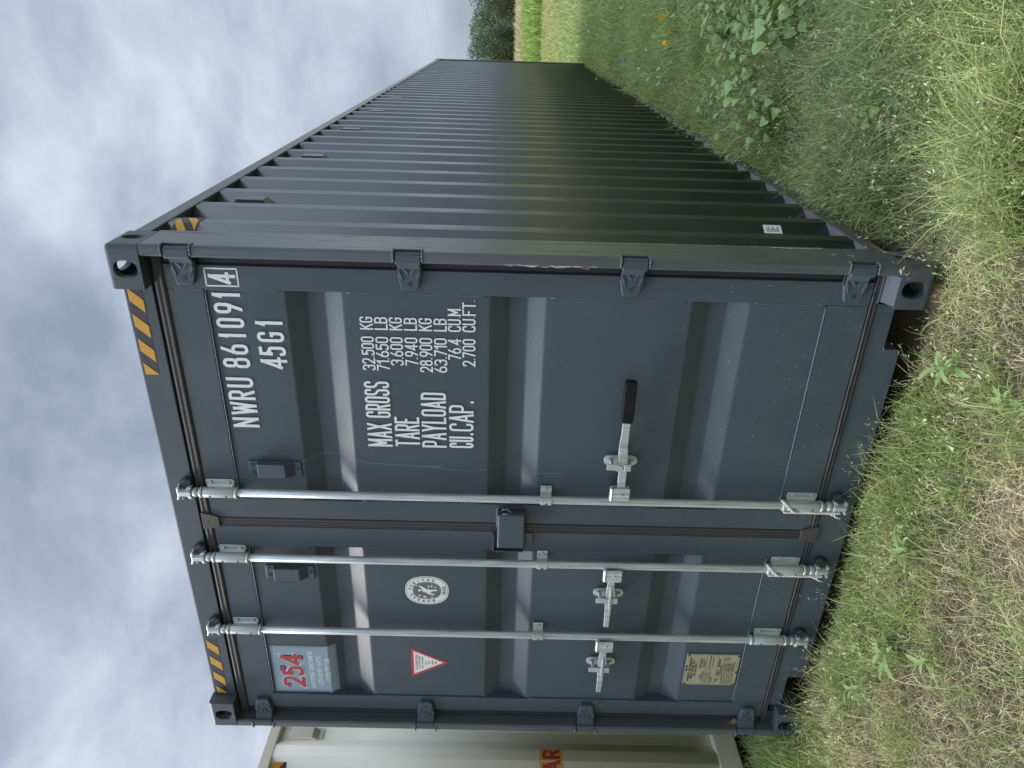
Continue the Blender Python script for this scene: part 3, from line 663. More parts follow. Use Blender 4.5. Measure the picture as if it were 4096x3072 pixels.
# ---- vents
def vent(par, x0, x1, z0, z1, place, mp, mg):
    """place(u, d, z): u across, d out of the wall, z up"""
    w = x1-x0; o = MB()
    def pbox(a, b, d0, d1, c, e, tap=0.):
        vs = [place(u, d, z) for u in (a, b) for d in (d0, d1) for z in (c, e)]
        o.add(vs, [(0, 1, 3, 2), (4, 6, 7, 5), (0, 4, 5, 1), (2, 3, 7, 6), (0, 2, 6, 4), (1, 5, 7, 3)])
    pbox(x0, x1, -.001, .006, z0, z1)
    h0, h1 = x0+w*.10, x1-w*.02; zt, zk, zb = z1-.040, z0+.062, z0+.026
    prof = [(.0055, zt+.004), (.030, zt-.002), (.030, zk), (.0055, zb)]
    n = 4; vs = [place(h0, d, z) for d, z in prof]+[place(h1, d, z) for d, z in prof]
    o.add(vs, [(0, 1, 2, 3), (7, 6, 5, 4), (0, 4, 5, 1), (1, 5, 6, 2), (2, 6, 7, 3)])
    ob = o.build('vent', mp, par, .002)
    g_ = MB(); nn = 6
    for i in range(nn):
        for j in range(nn):
            u = h0+(h1-h0)*(i+.9)/(nn+.8); t = (j+.8)/(nn+.6); d = .030-.0245*t+.0010; z = zk+(zb-zk)*t; s = .0028
            a = [place(u+s*math.cos(q), d-s*math.sin(q)*.55, z+s*math.sin(q)*.8+.0004) for q in [k*PI/3 for k in range(6)]]; g_.add(a, [tuple(range(6))])
    g_.build('vent_holes', mg, ob, fixn=False)
    b_ = MB()
    for u, z in ((x0+w*.25, z1-.016), (x1-w*.22, z1-.016), (x1-w*.45, z0+.012)):
        vs = [place(u+.005*math.cos(q), d, z+.005*math.sin(q)) for d in (.005, .0105) for q in [k*PI/4 for k in range(8)]]
        b_.add(vs, [tuple(range(8, 16))]+[(k, (k+1) % 8, (k+1) % 8+8, k+8) for k in range(8)])
    b_.build('vent_rivet', M_keep if mp is M_paint else mp, ob)
    return ob
dplace = lambda u, d, z: (u, YD-d, z)
vent(DR, 1.458, 1.532, 2.322, 2.535, dplace, M_paint, M_dark); vent(DL, .914, .988, 2.322, 2.535, dplace, M_paint, M_dark)
for k in (1, 5, 9, 13, 17, 23, 27, 31, 39):
    y = .320+.274*k+.138-.012; vent(T1, -y-.082, -y, 2.505, 2.725, lambda u, d, z: (2.398+d*1.25, -u, z), M_side, M_dark)
vent(T2, -.53, -.447, 2.525, 2.755, lambda u, d, z: (-.65-.0405+d, -u, z), M_beige, M_dark)
# ---- white lettering on the right door
lt = MB(); P = on_door(YD-.0008); wt = .0125
PF = on_door(YD-.0048)
for s_, a, b in (('N', 1.688, 1.732), ('W', 1.745, 1.802), ('R', 1.811, 1.852), ('U', 1.865, 1.908), ('8', 1.949, 1.992), ('6', 2.006, 2.047), ('1', 2.075, 2.090), ('0', 2.114, 2.153), ('9', 2.171, 2.212), ('1', 2.232, 2.250)):
    text(lt, s_, a, b, 2.468, 2.571, wt if s_ not in 'W' else .0115, P if b < 2.26 else PF)
text(lt, '4', 2.286, 2.330, 2.475, 2.572, .0125, PF)
for pts in ([(2.278, 2.467), (2.343, 2.467)], [(2.343, 2.464), (2.343, 2.585)], [(2.278, 2.582), (2.343, 2.582)], [(2.278, 2.464), (2.278, 2.585)]):
    stroke(lt, pts, False, .0052, PF, 0)
for s_, a, b in (('4', 1.950, 1.998), ('5', 2.004, 2.042), ('G', 2.060, 2.101), ('1', 2.126, 2.144)): text(lt, s_, a, b, 2.327, 2.428, wt, P)
bw = .0100
for s_, a, b, z0, z1 in (('MAX', 1.613, 1.721, 1.944, 2.042), ('GROSS', 1.746, 1.906, 1.945, 2.043), ('TARE', 1.616, 1.752, 1.834, 1.932), ('PAYLOAD', 1.614, 1.863, 1.727, 1.825), ('CU', 1.615, 1.668, 1.619, 1.716), ('CAP', 1.693, 1.811, 1.619, 1.716)):
    text(lt, s_, a, b, z0, z1, bw*.95, P, gap=bw*.42)
for xx in (1.680, 1.8245): lt.add([P(xx-.0045, 1.619, 0), P(xx+.0045, 1.619, 0), P(xx+.0045, 1.631, 0), P(xx-.0045, 1.631, 0)], [(0, 1, 2, 3)])
rows = [('32,500', 'KG', 1.954), ('71,650', 'LB', 1.953), ('3,600', 'KG', 1.977), ('7,940', 'LB', 1.978), ('28,900', 'KG', 1.951), ('63,710', 'LB', 1.951), ('76.4', 'CU.M.', 2.005), ('2,700', 'CU.FT.', 1.980)]
ze = [2.042, 1.988, 1.934, 1.879, 1.824, 1.769, 1.716, 1.662]
for (n_, un, xs_), zt in zip(rows, ze):
    text(lt, n_, xs_, 2.093, zt-.049, zt, .0060, P, gap=.0036)
    text(lt, un, 2.121, {2: 2.172, 5: 2.221, 6: 2.247}[len(un)], zt-.049, zt, .0060, P, gap=.0034)
lt.build('lettering', M_white, DR, fixn=False)
# ---- hazard stripes
def hazard(name, x0, x1, z0, z1, place, tops, par, shift=.05, w=.05, clipx=None):
    mb = MB(); n = max(1, int((x1-x0)/.01))
    for i in range(n):
        a, b = x0+(x1-x0)*i/n, x0+(x1-x0)*(i+1)/n; mb.add([place(a, z0, 0), place(b, z0, 0), place(b, z1, 0), place(a, z1, 0)], [(0, 1, 2, 3)])
    ns = 10
    for xt in tops:                     # right top corner of each amber bar
        for j in range(ns):
            za, zb = z1-(z1-z0)*j/ns, z1-(z1-z0)*(j+1)/ns; sa, sb = shift*j/ns, shift*(j+1)/ns
            q = [(max(x0, xt-w-sa), za), (min(x1, max(x0, xt-sa)), za), (min(x1, max(x0, xt-sb)), zb), (max(x0, xt-w-sb), zb)]
            if q[1][0]-q[0][0] < 1e-4 and q[2][0]-q[3][0] < 1e-4: continue
            m = 4
            for k in range(m):
                l0, l1 = k/m, (k+1)/m
                ip = lambda A, B_, t: (A[0]+(B_[0]-A[0])*t, A[1]+(B_[1]-A[1])*t)
                A1, A2, B1, B2 = ip(q[0], q[1], l0), ip(q[0], q[1], l1), ip(q[3], q[2], l0), ip(q[3], q[2], l1)
                mb.add([place(*A1, 3), place(*A2, 3), place(*B2, 3), place(*B1, 3)], [(0, 1, 2, 3)], 1)
    return mb.build(name, [M_blackv, M_yellow], par, fixn=False)
PH = lambda x, z, l: (x, .058-.0008-l*.0003, z)
hazard('hazard_sticker', 1.913, 2.2755, 2.822, 2.873, PH, [2.262, 2.161, 2.062, 1.963], T1, .047, .050)
hazard('hazard_sticker', .175, .526, 2.820, 2.869, PH, [.526, .424, .322, .222], T1, .047, .050)
PS = lambda y, z, l: (2.434-side_profile(y, 0)+.0022+l*.0003, y, z)
hazard('hazard_sticker', .215, .492, 2.690, 2.777, PS, [.373, .483, .593], T1, .15, .055)
PS2 = lambda y, z, l: (-.65-.004-side_profile(-y+.275, 0)+.0022+l*.0003, -y, z)
hazard('hazard_sticker', -.290, .05, 2.690, 2.770, PS2, [-.215, -.06, .09], T2, .09, .085)
# ---- sticker of the seller, wrapping into the first corrugation
PD = lambda x, z, l: (x, door_profile(z)-.0012-l*.00025, z)
st = MB(); x0, x1 = .190, .497
zl = [2.578-.031*k for k in range(9)]+[2.307, 2.299, 2.290, 2.280, 2.270]; zl = sorted(set(zl), reverse=True)
for i in range(len(zl)-1):
    st.add([PD(x0, zl[i], 0), PD(x1, zl[i], 0), PD(x1, zl[i+1], 0), PD(x0, zl[i+1], 0)], [(0, 1, 2, 3)])
sticker = st.build('seller_sticker', M_vinylblue, DL, fixn=False); sticker['label'] = 'pale blue sticker with red 254'
st = MB(); 
for ins, tt in ((.003, .0022), (.010, .001)):
    stroke(st, [(x0+ins, 2.578-ins), (x1-ins, 2.578-ins), (x1-ins, 2.270+ins), (x0+ins, 2.270+ins)], True, tt, PD, 1, 0, dens=.02)
st.build('sticker_border', simple('sticker_border_print', (.16, .10, .14), .5), sticker, fixn=False)
st = MB()
spots = (('2', .225, .292), ('5', .300, .362), ('4', .372, .446))
for c, a, b in spots: text(st, c, a-.004, b+.004, 2.427, 2.543, .026, PD, mi=0)
st.build('sticker_number_edge', M_white, sticker, fixn=False)
st = MB(); PD2 = lambda x, z, l: PD(x, z, l+6)
for c, a, b in spots: text(st, c, a, b, 2.431, 2.539, .0185, PD2)
st.build('sticker_number', M_vred, sticker, fixn=False)
st = MB(); PD3 = lambda x, z, l: PD(x, z, l+2)
text(st, 'SHIPPING', .216, .325, 2.381, 2.404, .0028, PD3, gap=.0020); text(st, 'CONTAINERS', .338, .463, 2.381, 2.404, .0028, PD3, gap=.0020)
text(st, '(254)595-6950', .240, .434, 2.343, 2.366, .0028, PD3, gap=.0024); text(st, 'HICO,TEXAS', .263, .414, 2.303, 2.328, .0034, PD3, gap=.0024)
st.build('sticker_lettering', M_white, sticker, fixn=False)
# ---- oval inspection seal
PQ = lambda l0: (lambda x, z, l=0: (x, YD+.002-.0012-(l0+l)*.0002, z))
cx_, cz_ = .856, 1.826
def disc(mb, rx, rz, l0, p=2.35, mi=0, cx=cx_, cz=cz_):
    e = ell(cx, cz, rx, rz, 40, p); mb.add([PQ(l0)(x, z) for x, z in e], [tuple(range(40))], mi)
sm_ = MB(); disc(sm_, .082, .098, 0, mi=0); disc(sm_, .0765, .0925, 2, mi=1); disc(sm_, .0745, .0905, 4, mi=0); disc(sm_, .049, .064, 6, mi=1)
def ringtext(mb, s, rx, rz, a0, a1, h, t, lvl):
    for i, c in enumerate(s):
        if c == ' ': continue
        a = a0+(a1-a0)*i/(len(s)-1); px, pz = cx_+rx*math.cos(a), cz_+rz*math.sin(a); dx, dz = math.cos(a)/rx, math.sin(a)/rz; l = math.hypot(dx, dz); dx, dz = dx/l, dz/l
        f = lambda x, z, ll, px=px, pz=pz, dx=dx, dz=dz: PQ(lvl)(px+x*dz+z*dx, pz-x*dx+z*dz, ll)
        w = .010*(GL[c][0] if c != 'I' else .3); text(mb, c, -w/2, w/2, -h/2, h/2, t, f, mi=2)
ringtext(sm_, 'BUREAU VERITAS', .062, .078, math.radians(202), math.radians(-22), .014, .0024, 7)
def lowtext(s, z, x0, x1): text(sm_, s, x0, x1, z-.008, z+.006, .0024, lambda x, zz, l: PQ(7)(x, zz-.010+0*(x-cx_)+(abs(x-cx_)**2)*3.0, l), gap=.003, mi=2)
lowtext('1828', 1.760, .832, .882)
# plain generic standing figure with a few blocks in place of the emblem
fig = [(R_[0]+cx_, R_[1]+cz_) for R_ in ((-.004, .020), (-.012, .004), (-.022, -.010), (-.026, -.034), (-.020, -.034), (-.014, -.014), (-.004, -.022), (.000, -.046), (.007, -.046), (.006, -.020), (.010, .004), (.022, .018), (.030, .034), (.025, .037), (.012, .024), (.004, .024))]
sm_.add([PQ(8)(x, z) for x, z in fig], [tuple(range(len(fig)))], 0)
e = ell(cx_+.001, cz_+.033, .0065, .0075, 12, 2); sm_.add([PQ(8)(x, z) for x, z in e], [tuple(range(12))], 0)
for bx_, bz_, bw_, bh_ in ((-.036, .010, .008, .016), (-.038, -.022, .006, .010), (.024, -.008, .010, .008), (.026, -.022, .012, .007), (.030, .046, .007, .007), (-.030, .034, .006, .012), (.020, -.038, .009, .006)):
    pl = rrect(cx_+bx_-bw_/2, cx_+bx_+bw_/2, cz_+bz_-bh_/2, cz_+bz_+bh_/2, min(bw_, bh_)*.4, 2); sm_.add([PQ(8)(x, z) for x, z in pl], [tuple(range(len(pl)))], 0)
o = sm_.build('oval_seal_sticker', [M_white, M_sealgrey, M_ink], DL, fixn=False)
# ---- triangular notice
tm = MB(); A = [(.309, 1.911), (.497, 1.912), (.406, 1.736)]
def tri(pts, l0, mi): tm.add([PQ(l0)(x, z) for x, z in pts], [(0, 1, 2)], mi)
c_ = (sum(p[0] for p in A)/3, sum(p[1] for p in A)/3)
tri(A, 0, 0); tri([(c_[0]+(x-c_[0])*.80, c_[1]+(z-c_[1])*.80) for x, z in A], 3, 1)
for s_, z, w_, mi in (('ATTENTION', 1.886, .100, 0), ('THIS CONTAINER', 1.873, .080, 2), ('MUST BE REPAIRED', 1.859, .076, 2), ('ONLY', 1.842, .026, 2), ('WITH', 1.828, .020, 2), ('CORTEN', 1.811, .026, 2), ('STEEL', 1.796, .018, 2)):
    h_ = .011 if mi == 0 else .007; text(tm, s_, .405-w_/2, .405+w_/2, z-h_/2, z+h_/2, .0022 if mi == 0 else .0010, PQ(5), gap=.0011 if mi else .0016, mi=mi)
tm.build('triangular_notice', [M_red, M_white, M_ink], DL, fixn=False)
# ---- approval plate
cp = MB(); PX0, PX1, PZ0, PZ1 = .296, .499, .346, .599
cp.box(PX0, PX1, YD-.0035, YD+.0018, PZ0, PZ1); plate = cp.build('approval_plate', M_plate, DL, .001)
PP = lambda x, z, l=0: (x, YD-.0035-.0005-l*.00015, z); pt = MB()
def ln(a, b, c, d, t=.0008): stroke(pt, [(PX0+a*(PX1-PX0), PZ1-b*(PZ1-PZ0)), (PX0+c*(PX1-PX0), PZ1-d*(PZ1-PZ0))], False, t, PP, 0)
def bx2(a, b, c, d): ln(a, b, c, b); ln(a, d, c, d); ln(a, b, a, d); ln(c, b, c, d)
bx2(.02, .02, .98, .97); ln(.02, .39, .98, .39, .0012); ln(.02, .59, .98, .59, .0012); ln(.5, .39, .5, .59)
def tx(s_, a, b, z, h_, t): text(pt, s_, PX0+a*(PX1-PX0), PX0+b*(PX1-PX0), PZ1-z*(PZ1-PZ0)-h_/2, PZ1-z*(PZ1-PZ0)+h_/2, t, PP, gap=t*.6)
tx('APPROVED FOR TRANSPORT', .12, .90, .085, .0105, .0019); tx('UNDER CUSTOMS SEAL', .20, .82, .135, .0105, .0019)
bx2(.26, .17, .76, .215); tx('CBC 4101A BV2022', .30, .70, .193, .0075, .0013)
tx('TYPE', .22, .33, .30, .008, .0013); bx2(.12, .33, .45, .37); tx('CXG-40HC2277N', .14, .43, .35, .006, .001)
tx('MANUFACTURERS NO.', .55, .88, .27, .006, .001); tx('OF THE CONTAINER', .56, .86, .30, .006, .001); bx2(.55, .33, .90, .37); tx('CXIC 631126/79', .58, .82, .35, .006, .001)
tx('TIMBER COMPONENT TREATMENT', .53, .97, .45, .0062, .0011); tx('IM TAILEUR 400/2023', .58, .92, .51, .0062, .0011); tx('GWTA', .06, .17, .43, .006, .001); bx2(.19, .41, .42, .45); tx('MD 00012', .21, .40, .43, .005, .0009)
tx('OPM P.W. FYC STRUCTURAL LIMITED', .05, .45, .49, .0055, .0009); tx('WORKMANSHIP', .05, .28, .53, .0055, .0009)
tx('CSC', .12, .22, .63, .0105, .0019); tx('SAFETY', .32, .52, .63, .0105, .0019); tx('APPROVAL', .60, .88, .63, .0105, .0019)
bx2(.22, .66, .72, .695); tx('F/BV/17576/22', .34, .64, .678, .006, .001)
for k, (a_, b_) in enumerate((('DATE MANUFACTURED', '11/2023'), ('IDENTIFICATION NO.', 'CXIC 631126'), ('MAXIMUM GROSS MASS', '32,500KG 71,650LB'), ('ALLOWABLE STACK LOAD', '192,000KG'), ('TRANSVERSE RACKING', '150,000N'), )):
    z = .725+.047*k; tx(a_, .05, .40, z, .006, .001); bx2(.42, z-.018, .76, z+.016); tx(b_, .46, .72, z, .006, .001)
for k in range(4): tx(('NEXT', 'EXAM', 'DATE', '11-2028')[k], .80, .94, .71+.035*k, .005, .0009)
pt.build('plate_print', M_ink, plate, fixn=False)
rv = MB()
for a, b in ((.03, .03), (.5, .02), (.97, .03), (.03, .97), (.45, .98), (.97, .97), (.60, .02)):
    rv.prism(ell(PX0+a*(PX1-PX0), PZ1-b*(PZ1-PZ0), .0048, .0048, 10), 'y', YD-.0075, YD-.0030)
rv.build('plate_rivet', M_keep, plate)
# ---- small stickers on the long side
PL = lambda y, z, l: (2.434-side_profile(y, 0)+.0022+l*.0003, y, z)
s_ = MB(); s_.add([PL(.527, .440, 0), PL(.527, .365, 0), PL(.572, .365, 0), PL(.572, .440, 0)], [(0, 1, 2, 3)])
for k in range(8): z = .378+.0065*k; s_.add([PL(.535, z, 2), PL(.535, z+.0028, 2), PL(.562-.006*(k % 3), z+.0028, 2), PL(.562-.006*(k % 3), z, 2)], [(0, 1, 2, 3)], 1)
s_.build('white_label', [M_white, M_ink], T1, fixn=False)
s_ = MB(); kk = 17; y = .320+.274*kk+.069; s_.add([(2.4345+.001, y-.068, .31), (2.4345+.001, y-.068, .18), (2.4345+.001, y-.001, .18), (2.4345+.001, y-.001, .31)], [(0, 1, 2, 3)])
for k in range(3): s_.add([(2.4345+.002, y-.063, .20+.033*k), (2.4345+.002, y-.063, .212+.033*k), (2.4345+.002, y-.006, .212+.033*k), (2.4345+.002, y-.006, .20+.033*k)], [(0, 1, 2, 3)], 1)
s_.build('amber_label', [M_yellow, M_ink], T1, fixn=False)
s_ = MB(); s_.add([(2.4345+.005, 12.04, .836), (2.4345+.005, 12.04, .50), (2.4345+.005, 12.13, .50), (2.4345+.005, 12.13, .836)], [(0, 1, 2, 3)]); s_.build('amber_post_label', M_yellow, T1, fixn=False)
s_ = MB(); s_.prism([(.0, .0)]*3, 'y', 0, 0) if False else None
s_.tube([(2.4385, .060+.004*math.sin(k*.9), .36+.73*k/60) for k in range(61)], [.0006+.0005*abs(math.sin(k*.8)) for k in range(61)], 5) if False else None
# long pale scrape down the post edge and chipped patch at its front
sc = MB(); rs = random.Random(3)
z = .33
while z < 1.12:
    L = rs.uniform(.01, .06); y = .188+rs.uniform(-.001, .001); w = rs.uniform(.0006, .0022); sc.add([(2.4388, y-w, z), (2.4388, y+w, z+L*.3), (2.4388, y+w*.4, z+L), (2.4388, y-w*.6, z+L)], [(0, 1, 2, 3)]); z += L*rs.uniform(.8, 1.1)
for k in range(26):
    z = rs.uniform(.34, .52); y = rs.gauss(.178, .005); L = rs.uniform(.01, .05); w = rs.uniform(.0006, .002); sc.add([(2.4390+k*1e-5, y-w, z), (2.4390+k*1e-5, y+w, z+.003), (2.4390+k*1e-5, y+w*.4, z+L), (2.4390+k*1e-5, y-w*.6, z+L)], [(0, 1, 2, 3)])
for k in range(34):
    z = rs.choice((rs.gauss(.25, .02), rs.gauss(.33, .02))); y = rs.gauss(.11, .018); L = rs.uniform(.002, .012); w = rs.uniform(.0006, .002); sc.add([(2.4390+k*1e-5, y-w, z), (2.4390+k*1e-5, y+w, z+.003), (2.4390+k*1e-5, y+w*.4, z+L), (2.4390+k*1e-5, y-w*.6, z+L)], [(0, 1, 2, 3)])
for k in range(44):
    z = rs.uniform(1.18, 1.50); x = 2.401+rs.gauss(0, .0028); L = rs.uniform(.008, .045); w = rs.uniform(.0004, .0014); sc.add([(x-w, .0012-k*1e-5, z), (x+w, .0012-k*1e-5, z+.002), (x+w*.5, .0012-k*1e-5, z+L), (x-w*.4, .0012-k*1e-5, z+L*.9)], [(0, 1, 2, 3)], 0 if k % 4 else 1)
struct(sc.build('scrape_marks', [simple('pale_scrape', (.55, .55, .50), .7, var=.3, scale=80), M_neck], T1, fixn=False), 'stuff')
# blown grass clippings stuck to the doors and sill
for nm, par, xr in (('grass_clippings', DR, (1.26, 2.34)), ('grass_clippings', DL, (.10, 1.19))):
    cm_ = MB()
    for k in range(95):
        x = rs.uniform(*xr); z = .19+abs(rs.gauss(0, .42)) if k % 4 else rs.choice((.34, .62, 1.36))+abs(rs.gauss(0, .03)); a = rs.random()*PI; L = rs.uniform(.003, .016); w = rs.uniform(.0004, .0009)
        if z > 2.5: continue
        dx, dz = math.cos(a)*L, math.sin(a)*L; f_ = lambda x, z: (x, (door_profile(z) if .335 < z < 2.59 else YD-.004)-.0012 if .0 < 1 else 0, z)
        if not (1.345 < x < 2.262 or .176 < x < 1.094): f_ = lambda x, z: (x, YD-.0052, z)
        cm_.add([f_(x-dz/L*w, z+dx/L*w), f_(x+dx, z+dz), f_(x+dz/L*w, z-dx/L*w)], [(0, 1, 2)])
    o = cm_.build(nm, M_clip, par, fixn=False); o['kind'] = 'stuff'
# thin pale scratch down the right door
sc = MB(); 
def scratch(pts, w=.0011):
    q = []
    for i in range(len(pts)-1):
        for k in range(6): t = k/6; q.append((pts[i][0]+(pts[i+1][0]-pts[i][0])*t+rs.uniform(-.0006, .0006), pts[i][1]+(pts[i+1][1]-pts[i][1])*t))
    q.append(pts[-1]); stroke(sc, q, False, w, lambda x, z, l: (x, door_profile(z)-.0011, z), 0)
scratch([(1.532, 2.318), (1.555, 2.25), (1.556, 2.16), (1.545, 2.09), (1.530, 2.04), (1.528, 1.95), (1.522, 1.86), (1.520, 1.78), (1.527, 1.74)]); scratch([(1.52, 1.80), (1.507, 1.72), (1.505, 1.62), (1.515, 1.55), (1.525, 1.49), (1.51, 1.42), (1.498, 1.36), (1.50, 1.25)], .0009); scratch([(1.530, 2.32), (1.54, 2.27), (1.55, 2.20)], .0008)
sc.build('door_scratch', simple('pale_scratch', (.34, .37, .39), .6), DR, fixn=False)
# notice on the beige container
PN = lambda x, z, l: (-.65-.004-side_profile(-x+.275, 0)+.0022+l*.0003, -x, z)
s_ = MB()
for k in range(26): a, b = -.404+.016*k, -.404+.016*(k+1); s_.add([PN(x, z, 0) for x, z in ((-b if False else a, 1.102), (b, 1.102), (b, 1.245), (a, 1.245))], [(0, 1, 2, 3)])
# mirrored frame: u grows towards the photographer's right, i.e. towards +y
s_ = MB(); PN = lambda u, z, l: (-.65-.004-side_profile(u+.275, 0)+.0022+l*.0003, u, z)
for k in range(24): a, b = .404-.016*k, .404-.016*(k+1); s_.add([PN(a, 1.105, 0), PN(b, 1.105, 0), PN(b, 1.242, 0), PN(a, 1.242, 0)], [(0, 1, 2, 3)])
text(s_, 'R', .330, .392, 1.121, 1.226, .020, lambda x, z, l: PN(x, z, l+2), mi=1, dens=.012); text(s_, 'A', .258, .322, 1.121, 1.226, .020, lambda x, z, l: PN(x, z, l+2), mi=1, dens=.012)
s_.build('warning_notice', [M_yellow, M_vred], T2, fixn=False)
# ---- ropes on the two bottom brackets
def rope(bx, label):
    def pth(t):      # one turn round the housing then down to the cam
        if t < .35:
            a = -2.2+t/.35*3.9; return (bx+.026*math.sin(a), .030-.026*math.cos(a), .338-.030*t/.35)
        s2 = (t-.35)/.65; return (bx-.020-.006*math.sin(s2*3), .012-.002*math.sin(s2*5), .305-.190*s2)
    pts = []
    for i in range(150):
        t = i/149
        if t < .35: a = PI*.5-(t/.35)*PI*1.05; p = (bx+.0255*math.sin(a), .030-.0265*math.cos(a*.98), .340-.085*(t/.35)**1.3)
        else: s2 = (t-.35)/.65; p = (bx-.0255+.002*math.sin(s2*9), .024-.006*s2, .255-.125*s2)
        pts.append(Vector(p))
    mb = MB()
    for ph in (0, 1, 2):
        q = []
        for i, p in enumerate(pts):
            d = (pts[min(i+1, 149)]-pts[max(0, i-1)]).normalized(); a = d.cross(Vector((.3, 1, .1))).normalized(); b = d.cross(a); an = i*.55+ph*2*PI/3
            q.append(p+(a*math.cos(an)+b*math.sin(an))*.0032)
        mb.tube(q, .0036, 6)
    # second strand doubled along the housing and a knot at the cam
    for ph in (0, 2):
        q = [Vector((bx-.029+.0018*math.cos(i*.6+ph), .022+.0018*math.sin(i*.6+ph), .325-.205*i/110)) for i in range(111)]; mb.tube(q, .0036, 6)
    for k in range(4):
        q = [Vector((bx-.027+.006*math.cos(a+k), .020+.006*math.sin(a*1.3), .125-.010*k+.004*math.sin(a))) for a in [j*.5 for j in range(14)]]; mb.tube(q, .0040, 6)
    mb.tube([(bx-.030, .016, .125), (bx-.040, .010, .108), (bx-.044, .006, .090)], .0034, 6)
    for i, v in enumerate(mb.v): mb.v[i] = (v[0], v[1], v[2])
    return tag(mb.build('rope', M_rope), label, 'rope', 'white ropes round the bar brackets')
rope(1.390, 'white twisted rope on the lowest bracket of the bar with the black-gripped handle'); rope(1.049, 'white twisted rope on the lowest bracket of the middle locking bar')
# ---- dry debris caught at the hinges
def wisp(name, c, n, r, label, seed, sm=.004):
    rs = random.Random(seed); mb = MB()
    for k in range(n):
        p = Vector(c)+Vector((rs.gauss(0, r*.4), -abs(rs.gauss(0, r*.15)), rs.gauss(0, r*.5))); d = Vector((rs.gauss(0, 1), rs.gauss(0, .3), rs.gauss(0, 1))).normalized()*rs.uniform(r*.4, r*1.2); b = Vector((rs.gauss(0, .3), 0, rs.gauss(0, .3)))*r
        mb.tube([p, p+d*.5+b*.5, p+d+b*.2], [.0009, .0008, .0004], 4)
    return tag(mb.build(name, simple(name+'_straw', (.34, .24, .15), .8, var=.3)), label, 'dry grass')
wisp('straw_clump', (.052, .040, .312), 60, .022, 'brown clump of dry grass lodged above the lowest left hinge', 5)
wisp('straw_wisp', (.155, .050, 1.000), 6, .022, 'few pale dry stalks beside the second lowest left hinge', 8)
# ================================================================== GROUND
def gz(x, y):
    """ground height"""
    x = np.asarray(x, float); y = np.asarray(y, float)
    return -.066+.012*np.sin(x*2.1+1)*np.cos(y*1.7)+.010*np.sin(x*5.3+y*3.1)+np.clip((y-3)/9, 0, 1)*.03*(x > 2.0)+.35*np.clip((y-45)/120, 0, 1)**1.5*0
NG = 180
gx = np.concatenate([-np.geomspace(400, 3, 40)-.6, np.linspace(-3.4, 6, 110), np.geomspace(6.3, 400, 40)]); gy = np.concatenate([-np.geomspace(300, 3.2, 30), np.linspace(-3, 20, 150), np.geomspace(20.6, 900, 60)])
X_, Y_ = np.meshgrid(gx, gy); Z_ = gz(X_, Y_); vv = np.stack([X_.ravel(), Y_.ravel(), Z_.ravel()], 1); nx, ny = len(gx), len(gy)
ii = (np.arange(ny-1)[:, None]*nx+np.arange(nx-1)[None]).ravel(); ff = np.stack([ii, ii+1, ii+1+nx, ii+nx], 1)
def npmesh(name, V, F, mat, cols=None, k=4, smooth=False):
    me = bpy.data.meshes.new(name); me.vertices.add(len(V)); me.vertices.foreach_set('co', np.ascontiguousarray(V, np.float32).ravel())
    me.loops.add(F.size); me.loops.foreach_set('vertex_index', np.ascontiguousarray(F, np.int32).ravel()); me.polygons.add(len(F))
    me.polygons.foreach_set('loop_start', np.arange(len(F), dtype=np.int32)*F.shape[1]); me.polygons.foreach_set('loop_total', np.full(len(F), F.shape[1], np.int32))
    if smooth: me.polygons.foreach_set('use_smooth', np.ones(len(F), bool))
    me.update(calc_edges=True); me.validate() if False else None; me.materials.append(mat)
    if cols is not None:
        a = me.color_attributes.new('col', 'FLOAT_COLOR', 'POINT'); c = np.ones((len(V), 4), np.float32); c[:, :3] = cols; a.data.foreach_set('color', c.ravel())
    o = bpy.data.objects.new(name, me); COL.objects.link(o); return o
m, g, b, o_ = new_mat('soil_and_thatch'); P_ = obj_coord(g)
sy = g.n('ShaderNodeSeparateXYZ'); g.l(P_, sy.inputs[0])
c = mixc(g, ramp(g, noise(g, P_, 3.0, 6, .65), [(.38, 0.), (.62, 1.)]), (.075, .058, .036), (.27, .22, .14))
c = mixc(g, ramp(g, noise(g, P_, 60, 4, .7), [(.35, 0.), (.7, 1.)]), c, (.13, .105, .065))
c = mixc(g, ramp(g, noise(g, P_, .9, 4, .6), [(.45, 0.), (.62, .65)]), c, (.050, .060, .025))
far = ramp(g, mth(g, 'DIVIDE', sy.outputs[1], 40.), [(.34, 0.), (.44, 1.)]); fc = mixc(g, noise(g, P_, .35, 5, .6), (.24, .24, .13), (.36, .34, .21))
side = ramp(g, mth(g, 'DIVIDE', sy.outputs[0], 10.), [(.42, 0.), (.50, 1.)]); c = mixc(g, mth(g, 'MAXIMUM', far, side), c, fc); g.l(c, b.inputs['Base Color']); b.inputs['Roughness'].default_value = .95; b.inputs['Specular IOR Level'].default_value = .1
bp = g.n('ShaderNodeBump'); bp.inputs['Strength'].default_value = .8; bp.inputs['Distance'].default_value = .02; g.l(noise(g, P_, 40, 6, .7), bp.inputs['Height']); g.l(bp.outputs[0], b.inputs['Normal'])
struct(npmesh('ground', vv, ff, m, smooth=True))
